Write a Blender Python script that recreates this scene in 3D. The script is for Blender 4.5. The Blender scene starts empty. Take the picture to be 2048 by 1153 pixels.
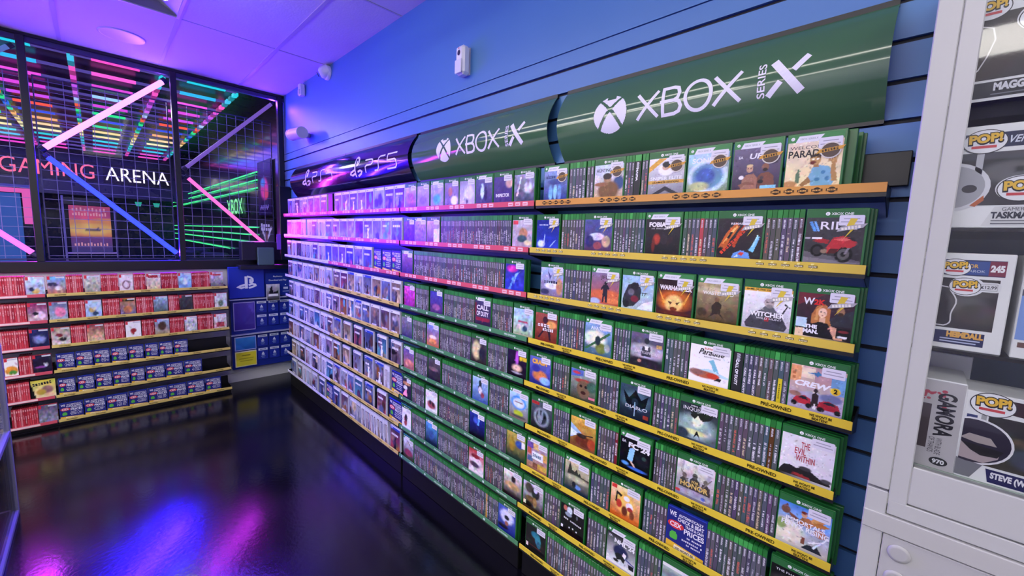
import bpy, bmesh, math, random
import numpy as np
from mathutils import Vector, Matrix
PI = math.pi
rnd = random.Random(11)
SC = bpy.context.scene
COL = SC.collection

# ------------------------------------------------------------------ helpers
def lin(h):
    if not isinstance(h, str): return tuple(h)
    h = h.lstrip('#')
    out = []
    for i in (0, 2, 4):
        c = int(h[i:i+2], 16) / 255.0
        out.append(c / 12.92 if c <= .04045 else ((c + .055) / 1.055) ** 2.4)
    return tuple(out)

class MB:
    """collects coloured faces and links them as one mesh object"""
    def __init__(s): s.v = []; s.f = []; s.m = []; s.c = []; s.sm = []
    def face(s, pts, col, mat=0, smooth=False):
        k = len(s.v); c = lin(col)
        for p in pts: s.v.append(tuple(p)); s.c.append(c)
        s.f.append(tuple(range(k, k + len(pts)))); s.m.append(mat); s.sm.append(smooth)
    def mesh(s, vs, fs, col, mat=0, smooth=False):
        k = len(s.v)
        if isinstance(col, (str, tuple)): col = [lin(col)] * len(vs)
        s.v += [tuple(p) for p in vs]; s.c += list(col)
        for f in fs: s.f.append(tuple(i + k for i in f)); s.m.append(mat); s.sm.append(smooth)
    def box(s, x0, x1, y0, y1, z0, z1, col, mat=0):
        v = [(x, y, z) for z in (z0, z1) for y in (y0, y1) for x in (x0, x1)]
        s.mesh(v, [(0,2,3,1),(4,5,7,6),(0,1,5,4),(2,6,7,3),(0,4,6,2),(1,3,7,5)], col, mat)
    def bbox(s, x0, x1, y0, y1, z0, z1, b, col, mat=0):
        """box with chamfered edges"""
        vs, fs = bevel_box(round(x1-x0,5), round(y1-y0,5), round(z1-z0,5), b)
        s.mesh([(x0+p[0], y0+p[1], z0+p[2]) for p in vs], fs, col, mat)
    def tube(s, a, b, r, col, n=10, mat=0, caps=True, r2=None):
        a = Vector(a); b = Vector(b); d = (b - a).normalized()
        u = d.orthogonal().normalized(); w = d.cross(u); r2 = r if r2 is None else r2
        vs = []
        for q, rr in ((a, r), (b, r2)):
            for i in range(n):
                t = 2*PI*i/n; vs.append(q + u*math.cos(t)*rr + w*math.sin(t)*rr)
        s.mesh(vs, [(i, (i+1) % n, n+(i+1) % n, n+i) for i in range(n)], col, mat, True)
        if caps: s.mesh(vs, [tuple(range(n))[::-1], tuple(range(n, 2*n))], col, mat)
    def lathe(s, org, axis, prof, col, n=20, mat=0):
        axis = Vector(axis).normalized(); u = axis.orthogonal().normalized(); w = axis.cross(u); org = Vector(org)
        vs = []
        for r, h in prof:
            for i in range(n):
                t = 2*PI*i/n; vs.append(org + axis*h + u*math.cos(t)*r + w*math.sin(t)*r)
        fs = [(j*n+i, j*n+(i+1) % n, (j+1)*n+(i+1) % n, (j+1)*n+i) for j in range(len(prof)-1) for i in range(n)]
        s.mesh(vs, fs, col, mat, True)
        s.mesh(vs[:n], [tuple(range(n))], col, mat); s.mesh(vs[-n:], [tuple(range(n))], col, mat)
    def disc(s, cx, y, cz, rx, rz, col, n=20, mat=0):
        s.face([(cx+rx*math.cos(2*PI*i/n), y, cz+rz*math.sin(2*PI*i/n)) for i in range(n)], col, mat)
    def text(s, t, x, z, h, col, y=0.0, align='l', bold=0.0, rot=0.0, shear=0.0, sx=1.0, mat=0, width=None):
        """lettering standing in the local xz plane, cap height h"""
        vs, fs, w = text_geo(t, bold)
        if width: sx = width / (w*h)
        off = {'l': 0, 'c': -.5*w, 'r': -w}[align]
        cr, sr = math.cos(rot), math.sin(rot); out = []
        for p in vs:
            u = (p[0] + off)*h*sx + shear*p[1]*h; v = p[1]*h
            out.append((x + u*cr - v*sr, y, z + u*sr + v*cr))
        s.mesh(out, fs, col, mat)
    def build(s, name, mats, parent=None, **props):
        me = bpy.data.meshes.new(name)
        me.from_pydata(s.v, [], s.f)
        for m in (mats if isinstance(mats, (list, tuple)) else [mats]): me.materials.append(m)
        me.polygons.foreach_set('material_index', s.m)
        me.polygons.foreach_set('use_smooth', s.sm)
        at = me.color_attributes.new('Col', 'FLOAT_COLOR', 'POINT')
        a = np.ones((len(s.v), 4), np.float32)
        if s.v: a[:, :3] = np.array(s.c, np.float32)
        at.data.foreach_set('color', a.ravel())
        me.update()
        o = bpy.data.objects.new(name, me); COL.objects.link(o)
        if parent: o.parent = parent
        tag(o, **props)
        return o

def tag(o, label=None, cat=None, group=None, kind=None):
    if label: o['label'] = label
    if cat: o['category'] = cat
    if group: o['group'] = group
    if kind: o['kind'] = kind
    return o
def empty(name, loc=(0,0,0), rz=0, **props):
    o = bpy.data.objects.new(name, None); COL.objects.link(o)
    o.location = loc; o.rotation_euler = (0, 0, rz); o.empty_display_size = .05
    return tag(o, **props)
def linked(name, data, parent=None, **props):
    o = bpy.data.objects.new(name, data); COL.objects.link(o)
    if parent: o.parent = parent
    return tag(o, **props)

_bb = {}
def bevel_box(dx, dy, dz, b):
    k = (dx, dy, dz, b)
    if k not in _bb:
        bm = bmesh.new(); bmesh.ops.create_cube(bm, size=1)
        for v in bm.verts: v.co = ((v.co.x+.5)*dx, (v.co.y+.5)*dy, (v.co.z+.5)*dz)
        bmesh.ops.bevel(bm, geom=bm.edges[:], offset=b, segments=1, affect='EDGES')
        bm.verts.index_update()
        _bb[k] = ([tuple(v.co) for v in bm.verts], [tuple(v.index for v in f.verts) for f in bm.faces]); bm.free()
    return _bb[k]

_tx = {}
def text_geo(t, bold=0.0):
    k = (t, bold)
    if k not in _tx:
        cu = bpy.data.curves.new('lettering', 'FONT'); cu.body = t; cu.size = 1; cu.resolution_u = 4
        cu.offset = bold; cu.fill_mode = 'FRONT'
        ob = bpy.data.objects.new('lettering', cu)
        me = bpy.data.meshes.new_from_object(ob)
        vs = [tuple(v.co) for v in me.vertices]; fs = [tuple(p.vertices) for p in me.polygons]
        bpy.data.meshes.remove(me); bpy.data.objects.remove(ob); bpy.data.curves.remove(cu)
        cap = .69
        x0 = min(p[0] for p in vs) if vs else 0
        vs = [((p[0]-x0)/cap, p[1]/cap) for p in vs]
        w = max(p[0] for p in vs) if vs else 0
        _tx[k] = (vs, fs, w)
    return _tx[k]

def stroke(mb, pts, w, col, f, closed=False, step=.012):
    """ribbon of width w along 2-D points; f maps (u, v) to space"""
    P = [Vector(p) for p in pts]
    if closed: P.append(P[0])
    Q = [P[0]]
    for a, b in zip(P, P[1:]):
        n = max(1, int((b-a).length/step))
        Q += [a.lerp(b, i/n) for i in range(1, n+1)]
    L_, R_ = [], []
    for i, p in enumerate(Q):
        d0 = (Q[i]-Q[i-1]) if i else None; d1 = (Q[i+1]-Q[i]) if i+1 < len(Q) else None
        if closed and i in (0, len(Q)-1): d0, d1 = Q[-1]-Q[-2], Q[1]-Q[0]
        d0 = d0 or d1; d1 = d1 or d0
        d = (d0.normalized()+d1.normalized()); d = d.normalized() if d.length > 1e-6 else d1.normalized()
        nrm = Vector((-d.y, d.x)); c = max(.5, nrm.dot(Vector((-d1.y, d1.x)).normalized()))
        L_.append(p + nrm*w/2/c); R_.append(p - nrm*w/2/c)
    vs = [f(*p) for p in L_] + [f(*p) for p in R_]; n = len(Q)
    mb.mesh(vs, [(i, n+i, n+i+1, i+1) for i in range(n-1)], col)

# ------------------------------------------------------------------ materials
def newmat(name):
    m = bpy.data.materials.new(name); m.use_nodes = True
    nt = m.node_tree; b = nt.nodes['Principled BSDF']
    return m, nt, b
def noise_rough(nt, b, rough, amt, scale):
    t = nt.nodes.new('ShaderNodeTexNoise'); t.inputs['Scale'].default_value = scale; t.inputs['Detail'].default_value = 4
    r = nt.nodes.new('ShaderNodeMapRange'); r.inputs[3].default_value = max(.02, rough-amt); r.inputs[4].default_value = rough+amt
    tc = nt.nodes.new('ShaderNodeTexCoord'); nt.links.new(tc.outputs['Object'], t.inputs['Vector'])
    nt.links.new(t.outputs[0], r.inputs[0]); nt.links.new(r.outputs[0], b.inputs['Roughness'])
    return t, tc
def vcmat(name, rough=.4, spec=.5, coat=0, metal=0, amt=.05, scale=30):
    """surface whose colour is the print or paint stored on the mesh"""
    m, nt, b = newmat(name)
    a = nt.nodes.new('ShaderNodeAttribute'); a.attribute_name = 'Col'
    nt.links.new(a.outputs['Color'], b.inputs['Base Color'])
    b.inputs['Specular IOR Level'].default_value = spec; b.inputs['Metallic'].default_value = metal
    b.inputs['Coat Weight'].default_value = coat; b.inputs['Coat Roughness'].default_value = .08
    noise_rough(nt, b, rough, amt, scale)
    return m
def emat(name, strength):
    m, nt, b = newmat(name)
    a = nt.nodes.new('ShaderNodeAttribute'); a.attribute_name = 'Col'
    b.inputs['Base Color'].default_value = (.02, .02, .02, 1)
    nt.links.new(a.outputs['Color'], b.inputs['Emission Color']); b.inputs['Emission Strength'].default_value = strength
    return m
M_PRINT = vcmat('printed_card', .3, .28)
M_GLOSS = vcmat('glossy_plastic', .16, .5, coat=.3)
M_MATT = vcmat('matt_paint', .6, .3)
M_METAL = vcmat('coated_metal', .35, .5, metal=.0)
M_STEEL = vcmat('brushed_metal', .3, .5, metal=1.0)
M_WHITE = vcmat('white_laminate', .33, .5, amt=.08, scale=6)
M_SIGN = vcmat('sign_sheet', .13, .5, coat=.6, amt=.03, scale=8)
M_GLOW = emat('glowing_tube', 1.0)
M_SHEEN = vcmat('dark_mirror_wall', .2, 1.0, coat=.6, metal=.35, amt=.06, scale=3)
M_DARK = vcmat('dark_gloss_wall', .28, .5, amt=.08, scale=3)
def mat_case(name, col, rough=.2, trans=.0):
    m, nt, b = newmat(name)
    b.inputs['Base Color'].default_value = (*lin(col), 1)
    b.inputs['Transmission Weight'].default_value = trans
    b.inputs['Subsurface Weight'].default_value = 0
    noise_rough(nt, b, rough, .06, 60)
    return m
M_GREEN = mat_case('green_case_plastic', '226a2e', .22)
M_PALE = mat_case('pale_case_plastic', 'd2d2e2', .25)
M_BLUEC = mat_case('blue_case_plastic', '2840b0', .22)
M_RED = mat_case('red_case_plastic', 'c23444', .28)
M_BLACKC = mat_case('black_case_plastic', '101014', .3)
def glass(name, tint=(1,1,1), gloss=.08):
    m = bpy.data.materials.new(name); m.use_nodes = True; nt = m.node_tree
    for n in list(nt.nodes): nt.nodes.remove(n)
    out = nt.nodes.new('ShaderNodeOutputMaterial'); mix = nt.nodes.new('ShaderNodeMixShader')
    tr = nt.nodes.new('ShaderNodeBsdfTransparent'); tr.inputs[0].default_value = (*tint, 1)
    gl = nt.nodes.new('ShaderNodeBsdfGlossy'); gl.inputs['Roughness'].default_value = .02
    fr = nt.nodes.new('ShaderNodeFresnel'); fr.inputs[0].default_value = 1.45
    nz = nt.nodes.new('ShaderNodeTexNoise'); nz.inputs['Scale'].default_value = 1.5
    mul = nt.nodes.new('ShaderNodeMath'); mul.operation = 'MULTIPLY'; mul.inputs[1].default_value = gloss/.04
    rr = nt.nodes.new('ShaderNodeMapRange'); rr.inputs[3].default_value = .01; rr.inputs[4].default_value = .05; nt.links.new(nz.outputs[0], rr.inputs[0]); nt.links.new(rr.outputs[0], gl.inputs['Roughness'])
    nt.links.new(fr.outputs[0], mul.inputs[0]); nt.links.new(mul.outputs[0], mix.inputs[0])
    nt.links.new(tr.outputs[0], mix.inputs[1]); nt.links.new(gl.outputs[0], mix.inputs[2])
    nt.links.new(mix.outputs[0], out.inputs[0])
    return m
M_GLASS = glass('clear_glass', (.97,.98,1), .03)
M_WINDOW = glass('window_glass', (.97,.98,1), .004)
M_CLEAR = glass('clear_film', (.93,.94,.95), .04)

def mat_wall(name, col, rough, bump, scale):
    m, nt, b = newmat(name)
    t, tc = noise_rough(nt, b, rough, .06, scale)
    mixc = nt.nodes.new('ShaderNodeMix'); mixc.data_type = 'RGBA'
    c = lin(col)
    mixc.inputs[6].default_value = (c[0]*.93, c[1]*.93, c[2]*.93, 1); mixc.inputs[7].default_value = (*c, 1)
    nt.links.new(t.outputs[0], mixc.inputs[0]); nt.links.new(mixc.outputs[2], b.inputs['Base Color'])
    bp = nt.nodes.new('ShaderNodeBump'); bp.inputs['Strength'].default_value = bump; bp.inputs['Distance'].default_value = .004
    t2 = nt.nodes.new('ShaderNodeTexNoise'); t2.inputs['Scale'].default_value = scale*12; nt.links.new(tc.outputs['Object'], t2.inputs['Vector'])
    nt.links.new(t2.outputs[0], bp.inputs['Height']); nt.links.new(bp.outputs[0], b.inputs['Normal'])
    return m
M_BLUEWALL = mat_wall('blue_wall_paint', '4a7cba', .38, .05, 2)
M_GROOVE = mat_wall('groove_shadow_gap', '0c1020', .6, .02, 4)
M_CEIL = mat_wall('ceiling_tile', 'd4d2d8', .8, .25, 6)
M_GRID = mat_wall('ceiling_grid_metal', 'b8b4c4', .5, .0, 6)
M_SLATWHITE = mat_wall('white_panel', 'd8d8de', .4, .03, 3)
def mat_floor():
    m, nt, b = newmat('dark_polished_floor')
    tc = nt.nodes.new('ShaderNodeTexCoord')
    n1 = nt.nodes.new('ShaderNodeTexNoise'); n1.inputs['Scale'].default_value = 1.6; n1.inputs['Detail'].default_value = 8
    n2 = nt.nodes.new('ShaderNodeTexNoise'); n2.inputs['Scale'].default_value = 48; n2.inputs['Detail'].default_value = 3
    for n in (n1, n2): nt.links.new(tc.outputs['Object'], n.inputs['Vector'])
    mc = nt.nodes.new('ShaderNodeMix'); mc.data_type = 'RGBA'
    mc.inputs[6].default_value = (.0015, .0015, .003, 1); mc.inputs[7].default_value = (.005, .0045, .008, 1)
    nt.links.new(n1.outputs[0], mc.inputs[0]); nt.links.new(mc.outputs[2], b.inputs['Base Color'])
    mr = nt.nodes.new('ShaderNodeMapRange'); mr.inputs[1].default_value = .3; mr.inputs[2].default_value = .7
    mr.inputs[3].default_value = .12; mr.inputs[4].default_value = .22
    nt.links.new(n1.outputs[0], mr.inputs[0]); nt.links.new(mr.outputs[0], b.inputs['Roughness'])
    bp = nt.nodes.new('ShaderNodeBump'); bp.inputs['Strength'].default_value = .14; bp.inputs['Distance'].default_value = .004
    nt.links.new(n2.outputs[0], bp.inputs['Height']); nt.links.new(bp.outputs[0], b.inputs['Normal'])
    b.inputs['Specular IOR Level'].default_value = .5; b.inputs['Coat Weight'].default_value = .1; b.inputs['Coat IOR'].default_value = 1.6; b.inputs['Coat Roughness'].default_value = .12
    return m
M_FLOOR = mat_floor()

# ------------------------------------------------------------------ printed artwork
def raster(spec, nx, nz, seed=0):
    """colours of a printed picture on an nx x nz grid, from a list of soft shapes"""
    rs = np.random.RandomState(seed)
    U, V = np.meshgrid(np.linspace(0, 1, nx), np.linspace(0, 1, nz))
    A = np.zeros((nz, nx, 3))
    for op in spec.split(';'):
        p = op.split()
        if not p: continue
        k = p[0]
        if k == 'g':
            a, b = np.array(lin(p[1])), np.array(lin(p[2])); A[:] = a + (b-a)*V[..., None]
        elif k == 'n':
            amt = float(p[1]); s = int(p[2]) if len(p) > 2 else 8
            g = rs.rand(s+2, s+2, 3)*.6 + rs.rand(s+2, s+2, 1)*.7
            fx, fy = U*s, V*s; ix, iy = fx.astype(int), fy.astype(int); tx, ty = (fx-ix)[..., None], (fy-iy)[..., None]
            w = (g[iy, ix]*(1-tx)+g[iy, ix+1]*tx)*(1-ty) + (g[iy+1, ix]*(1-tx)+g[iy+1, ix+1]*tx)*ty
            A *= (1-amt) + 2*amt*w/1.3
            A += amt*.25*np.clip(w-.8, 0, 1)
        elif k == 'e':
            cx, cy, rx, ry = map(float, p[1:5]); so = float(p[6])*.7 if len(p) > 6 else .2
            d = np.sqrt(((U-cx)/rx)**2 + ((V-cy)/ry)**2); m = np.clip((1+so/2-d)/so, 0, 1)[..., None]
            A = A*(1-m) + np.array(lin(p[5]))*m
        elif k == 'd':                                # fine printed detail
            for _ in range(int(p[1])):
                cx, cy = rs.rand(2); r0 = float(p[2])*(.4+rs.rand()); asp = .25+2.2*rs.rand(); th = rs.rand()*3.14
                du, dv = U-cx, V-cy; a_ = (du*np.cos(th)+dv*np.sin(th))/r0; b_ = (dv*np.cos(th)-du*np.sin(th))/(r0*asp)
                m = np.clip(1.6-np.sqrt(a_*a_+b_*b_)*1.4, 0, 1)[..., None]*.75
                c = A[min(nz-1, int(cy*nz)), min(nx-1, int(cx*nx))]*(.5+1.0*rs.rand())*(1+.3*(rs.rand(3)-.5)) + .012*rs.rand()
                A = A*(1-m) + c*m
        elif k == 'r':
            x0, y0, x1, y1 = map(float, p[2:6]); m = ((U >= x0) & (U <= x1) & (V >= y0) & (V <= y1))[..., None]
            A = np.where(m, np.array(lin(p[1])), A)
        elif k == 'p':
            q = list(map(float, p[2:])); P = list(zip(q[::2], q[1::2])); ins = np.zeros(U.shape, bool)
            for (xa, ya), (xb, yb) in zip(P, P[1:]+P[:1]):
                c = ((ya > V) != (yb > V)) & (U < (xb-xa)*(V-ya)/((yb-ya) or 1e-9) + xa); ins ^= c
            A = np.where(ins[..., None], np.array(lin(p[1])), A)
    A = A*(.72+.5*np.clip(A.mean(2, keepdims=True)*1.6, 0, 1))     # ink density
    return np.clip(A, 0, 1)
def put_raster(mb, A, x0, x1, z0, z1, y):
    nz, nx = A.shape[:2]
    xs, zs = np.linspace(x0, x1, nx), np.linspace(z0, z1, nz)
    vs = [(x, y, z) for z in zs for x in xs]
    fs = [(j*nx+i, j*nx+i+1, (j+1)*nx+i+1, (j+1)*nx+i) for j in range(nz-1) for i in range(nx-1)]
    mb.mesh(vs, fs, [tuple(c) for c in A.reshape(-1, 3)])
def rrect(mb, x0, x1, z0, z1, r, y, col, mat=0):
    pts = []
    for cx, cz, a in ((x1-r, z0+r, -90), (x1-r, z1-r, 0), (x0+r, z1-r, 90), (x0+r, z0+r, 180)):
        for i in range(4):
            t = math.radians(a + 30*i); pts.append((cx+r*math.cos(t), y, cz+r*math.sin(t)))
    mb.face(pts, col, mat)
def marks(mb, x, z, w, h, n, col, y, rot=0):
    cr, sr = math.cos(rot), math.sin(rot); r = random.Random(int(x*9e4)+n)
    for k in range(n):
        if r.random() < .1 and n > 6: continue
        a, b = w*k/n, w*(k+.72)/n; hh = h*(.75+.25*r.random())
        for c, d in ((0, hh),) if r.random() < .5 else ((0, hh*.42), (hh*.6, hh)):
            mb.face([(x+p*cr-q*sr, y, z+p*sr+q*cr) for p, q in ((a,c),(b,c),(b,d),(a,d))], col)
def titles(mb, spec, x0, w, z0, h, y, dy=.0003):
    """t TEXT x y capheight colour [rot bold shear sx]"""
    for i, t in enumerate(spec or []):
        s, tx, tz, th, col = t[:5]; kw = t[5] if len(t) > 5 else {}
        if s[0] == '~':                                   # lettering too small to read: a line of little marks
            marks(mb, x0+tx*w, z0+tz*h, kw.get('width', .06), th*h, int(s[1:]), col, y-dy*(i % 3), kw.get('rot', 0)); continue
        mb.text(s, x0+tx*w, z0+tz*h, th*h, col, y-dy*(i % 3), **kw)
ORD = 'first second third fourth fifth sixth seventh eighth ninth tenth eleventh twelfth thirteenth fourteenth fifteenth sixteenth seventeenth'.split()
# ------------------------------------------------------------------ camera
cam = bpy.data.cameras.new('camera'); cam.sensor_width = 36; cam.lens = 823.55/2048*36; cam.clip_start = .02
co = bpy.data.objects.new('camera', cam); COL.objects.link(co)
rt, up, fw = Vector((.70742,.70585,.03646)), Vector((-.10920,.05819,.99232)), Vector((-.69830,.70597,-.11824))
mw = Matrix.Identity(4)
for i in range(3): mw[i][0], mw[i][1], mw[i][2] = rt[i], up[i], -fw[i]
mw.translation = (4.9688, -1.4868, 1.5995)
co.matrix_world = mw; SC.camera = co
ZC = 3.01

# ------------------------------------------------------------------ room shell
mb = MB(); mb.box(-.06, 8.0, -5.2, .02, -.05, 0, '101018'); mb.build('floor', M_FLOOR, kind='structure')
mb = MB()                                                    # slatted wall, grooves every 10 cm up to head height
zs = [2.239 - .1*k for k in range(-1, 23)][::-1] + [2.411]
z0 = 0.0
for i, g in enumerate(zs):
    h = .013 if i < len(zs)-1 else .005
    if g - h/2 > z0:
        mb.box(-.03, 8, 0, .02, z0, g-h/2, 'ffffff', 0)
    mb.box(-.03, 8, .012, .02, g-h/2, g+h/2, '000000', 1); z0 = g+h/2
mb.box(-.03, 8, 0, .02, z0, ZC, 'ffffff', 0); mb.box(-.03, 8, .02, .08, 0, ZC, 'ffffff', 0)
mb.build('wall_right', [M_BLUEWALL, M_GROOVE], kind='structure')
mb = MB()
mb.box(8, 8.08, -5.2, .08, 0, ZC, 'c8c8d0'); mb.build('wall_back', M_SLATWHITE, kind='structure')
mb = MB(); mb.box(-.06, 8, -5.28, -5.2, 0, ZC, 'c8c8d0'); mb.build('wall_left', M_SLATWHITE, kind='structure')
# ceiling of 1.2 x 0.6 m tiles, one bay left open for the recessed luminaire
mb = MB(); xs = [-.06] + [1.2*k for k in range(0, 7)] + [8.0]; ys = [.0] + [-.4-.6*k for k in range(9)]
for xa, xb in zip(xs, xs[1:]):
    if xb - xa < .01: continue
    for ya, yb in zip(ys, ys[1:]):
        if abs(xa-1.2) < .01 and abs(ya+1.0) < .01: continue
        mb.box(xa, xb, yb, ya, ZC, ZC+.015, 'ffffff', 0)
mb.box(-.06, 8, -5.2, .02, ZC+.16, ZC+.18, 'ffffff', 0)
for x in xs[1:-1]: mb.box(x-.007, x+.007, -5.2, 0, ZC-.003, ZC+.004, 'ffffff', 1)
for y in ys[1:]: mb.box(-.0, 8, y-.012, y+.012, ZC-.004, ZC+.004, 'ffffff', 1)
mb.build('ceiling', [M_CEIL, M_GRID], kind='structure')
# low white wall under the arena window
mb = MB(); z0 = 0
for k in range(13):
    z1 = min(1.2, .097+.1*k)
    if z1 > z0: mb.box(-.04, .0, -5.2, 0, z0, z1, 'ffffff', 0)
    mb.box(-.04, -.008, -5.2, 0, z1, min(1.2, z1+.006), '404048', 0); z0 = z1+.006
mb.box(-.06, -.04, -5.2, 0, 0, 1.2, 'ffffff')
mb.build('wall_end', [M_SLATWHITE], kind='structure')
# window into the arena: black frame, three panes
wi = empty('window_1', (0, 0, 1.2), kind='structure')
mb = MB()
def fr(x0, x1, y0, y1, z0, z1, col='0b0b12'): mb.bbox(x0, x1, y0, y1, z0-1.2, z1-1.2, .003, col)
fr(-.07, .035, -5.2, 0, 1.2, 1.285); fr(-.05, .01, -5.2, 0, 2.985, 3.008)
mb.box(-.05, -.006, -5.2, 0, 1.75, 1.785, '3a3660')
for y in (-.045, -.915, -1.805, -2.7, -3.6): fr(-.035, .02, y-.022, y+.022, 1.285, 2.985)
mb.build('window_frame', M_METAL, wi)
for i, (ya, yb) in enumerate(((-.067, -.893), (-.937, -1.783), (-1.827, -2.678), (-2.722, -3.578))):
    mb = MB(); mb.box(-.014, -.008, yb, ya, .085, 1.785, 'ffffff'); mb.build('window_pane', M_WINDOW, wi)

# ------------------------------------------------------------------ arena room behind the window
AZ = 2.97
mb = MB(); mb.box(-9, -.06, -5.2, .0, -.05, 0, '0a0a12'); mb.build('arena_floor', M_DARK, kind='structure')
mb = MB(); mb.box(-9, -.06, -5.2, .1, AZ+.03, AZ+.08, '0c0a18'); mb.build('arena_ceiling', M_DARK, kind='structure')
mb = MB(); mb.box(-9, -.06, 0.0, .08, 0, 3.0, '2c2c3a'); mb.build('arena_wall_right', M_SHEEN, kind='structure')
mb = MB(); mb.box(-9, -.06, -5.28, -5.2, 0, 3.0, '12122a'); mb.build('arena_wall_left', M_DARK, kind='structure')
mb = MB(); mb.box(-9.08, -9, -5.2, .1, 0, 3.0, '1a2c60'); mb.build('arena_wall_back', M_DARK, kind='structure')
mb = MB(); mb.box(-6.5, -6.34, -5.2, 0, 2.12, AZ+.03, '24245a'); mb.build('arena_beam', M_DARK, kind='structure')  # blue haze of the tubes put into the beam colour

def glow(name, mb, label, cat, group=None): return mb.build(name, M_GLOW, label=label, cat=cat, group=group)
def sc_(h, k): c = lin(h); return (c[0]*k, c[1]*k, c[2]*k)
row_cols = [('22d0e8','ff50c8'), ('ff60d8','30b8f0'), ('f050e0','e048d8'), ('a0d0ff','e048e0'), ('d050f0','d848e0'), ('30e890','ff5848'),
            ('3858f0','4058ff'), ('40e0a8','ffb080'), ('ffd8a8','ffe0a0'), ('ffe8b0','fff0c0'), ('30c8d8','40d0e8'), ('38b8f0','40c8f0'), ('f050d0','e848d8'), ('f048d0','f050c8')]
ylines = [-.40, -.97, -1.55, -2.13, -2.71]
for i, (ca, cb) in enumerate(row_cols):
    x = -.09 - .48*i
    mb = MB()
    for j in range(5):
        ya = -.40-.58*j; yb = ya-.58
        c = (ca, cb)[(i+j) % 2]
        m0 = ya-.10-.05*((i*3+j) % 3); m1 = m0-.30
        mb.box(x-.016, x+.016, m0, ya-.01, AZ-.02, AZ, sc_('7a68e0', .42))
        mb.box(x-.018, x+.018, m1, m0, AZ-.024, AZ, sc_(c, 1.1))
        mb.box(x-.016, x+.016, yb+.01, m1, AZ-.02, AZ, sc_('7a68e0', .42))
    hue = ['cyan and pink','pink and sky-blue','magenta','pale blue and magenta','violet','green and red','deep blue','green and orange','peach','cream','teal','sky-blue','rose-pink','hot pink'][i]
    glow('led_strip', mb, f'{hue} ceiling LED strip crossing the arena, {ORD[i]} row behind the window', 'light', 'arena ceiling cross strips')
seq = ['28d8e8','40c8f0','ff58c8','f050d8','c858f0','d868f0','b0c8ff','ff6040','30e890','3070f0','40e0b0','ffb878','ffe0a0','fff0b8','f8f0c0','40d0d0','38c8e8','40c0f0','f060d0','f050d0']
for j, y in enumerate(ylines):
    mb = MB(); n = 40
    for k in range(n):
        x = -.14-.158*k
        mb.box(x-.10, x, y-.02, y+.02, AZ-.03, AZ, sc_(seq[min(19, (k+j) // 2)], 1.0 if k % 2 == 0 else .35))
    glow('led_strip', mb, f'dotted rainbow LED strip running deep into the arena ceiling, {ORD[j]} from the blue wall', 'light', 'arena ceiling long strips')
# neon letters on the beam
for word, y0, col, k, lab in (('GAMING', -2.58, 'ff6a90', 1.25, 'pink neon word GAMING on the dark arena beam'), ('ARENA', -1.29, 'fff4ff', 1.3, 'white neon word ARENA on the dark arena beam')):
    e = empty('neon_sign', (-6.33, y0, 2.44), PI/2, label=lab, cat='sign')
    wd = {'GAMING': 1.14, 'ARENA': .94}[word]
    mb = MB(); mb.text(word, 0, 0, .26, sc_(col, k), y=-.03, bold=-.004, width=wd); mb.build('neon_lettering', M_GLOW, e)
    mb = MB(); mb.box(-.03, wd+.03, -.012, .0, -.05, .31, '101022'); mb.build('backing_board', M_DARK, e)
# zigzag neon tubes just behind the panes
def neon(a, b, col, k, label, r=.017):
    mb = MB(); a = Vector(a); b = Vector(b); d = (b-a).normalized()
    mb.tube(a+d*.03, b-d*.03, r, sc_(col, k), 10, caps=False)
    o = mb.build('neon_tube', M_GLOW, label=label, cat='neon light', group='zigzag tubes behind the arena window')
    for p, q in ((a, a+d*.035), (b-d*.035, b)):
        m2 = MB(); m2.tube(p, q, r*1.25, '30304a', 10); m2.build('end_mount', M_METAL, o)
neon((-.1,-1.76,2.165), (-.1,-.955,2.925), 'ff80f0', 3.0, 'bright pink neon tube slanting up through the middle window pane', .022)
neon((-.1,-1.745,2.14), (-.1,-.925,1.325), '2434ff', 3.6, 'blue neon tube slanting down through the middle window pane', .02)
neon((-.1,-.865,2.14), (-.1,-.07,2.95), '9a70f0', .55, 'dim lilac neon tube slanting up beside the black window post')
neon((-.1,-.855,2.09), (-.1,-.075,1.33), 'ff70c8', 1.3, 'rose neon tube slanting down towards the black boxes')
neon((-.1,-2.64,2.14), (-.1,-1.83,1.325), 'ff60f0', 2.2, 'magenta neon tube slanting down to the first window post', .02)
neon((-.1,-2.64,2.21), (-.1,-1.85,2.93), '6a88e8', .6, 'dim blue neon tube slanting up to the first window post')
# wire mesh panels
for i, (ya, yb) in enumerate(((-.08, -.88), (-.95, -1.77), (-1.84, -2.66))):
    mb = MB(); n = 11
    for k in range(n): y = ya+(yb-ya)*k/(n-1); mb.box(-.202, -.198, y-.0018, y+.0018, 1.3, 2.75, '8078b8')  # violet tube light put into the wire colour
    for k in range(19): z = 1.32+.078*k; mb.box(-.205, -.201, yb, ya, z-.0018, z+.0018, '8078b8')
    where = ['beside the blue wall', 'behind the pink and blue tubes', 'behind the magenta tube'][i]
    o = mb.build('wire_mesh_panel', M_METAL, label=f'square wire mesh panel inside the arena {where}', cat='mesh panel', group='wire mesh behind the window')
    m2 = MB()
    for a in ((yb-.006, yb+.002, 1.29, 2.76), (ya-.002, ya+.006, 1.29, 2.76), (yb, ya, 1.287, 1.297), (yb, ya, 2.75, 2.76)): m2.box(-.206, -.196, a[0], a[1], a[2], a[3], '3c3864')
    m2.build('panel_frame', M_METAL, o)
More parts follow.
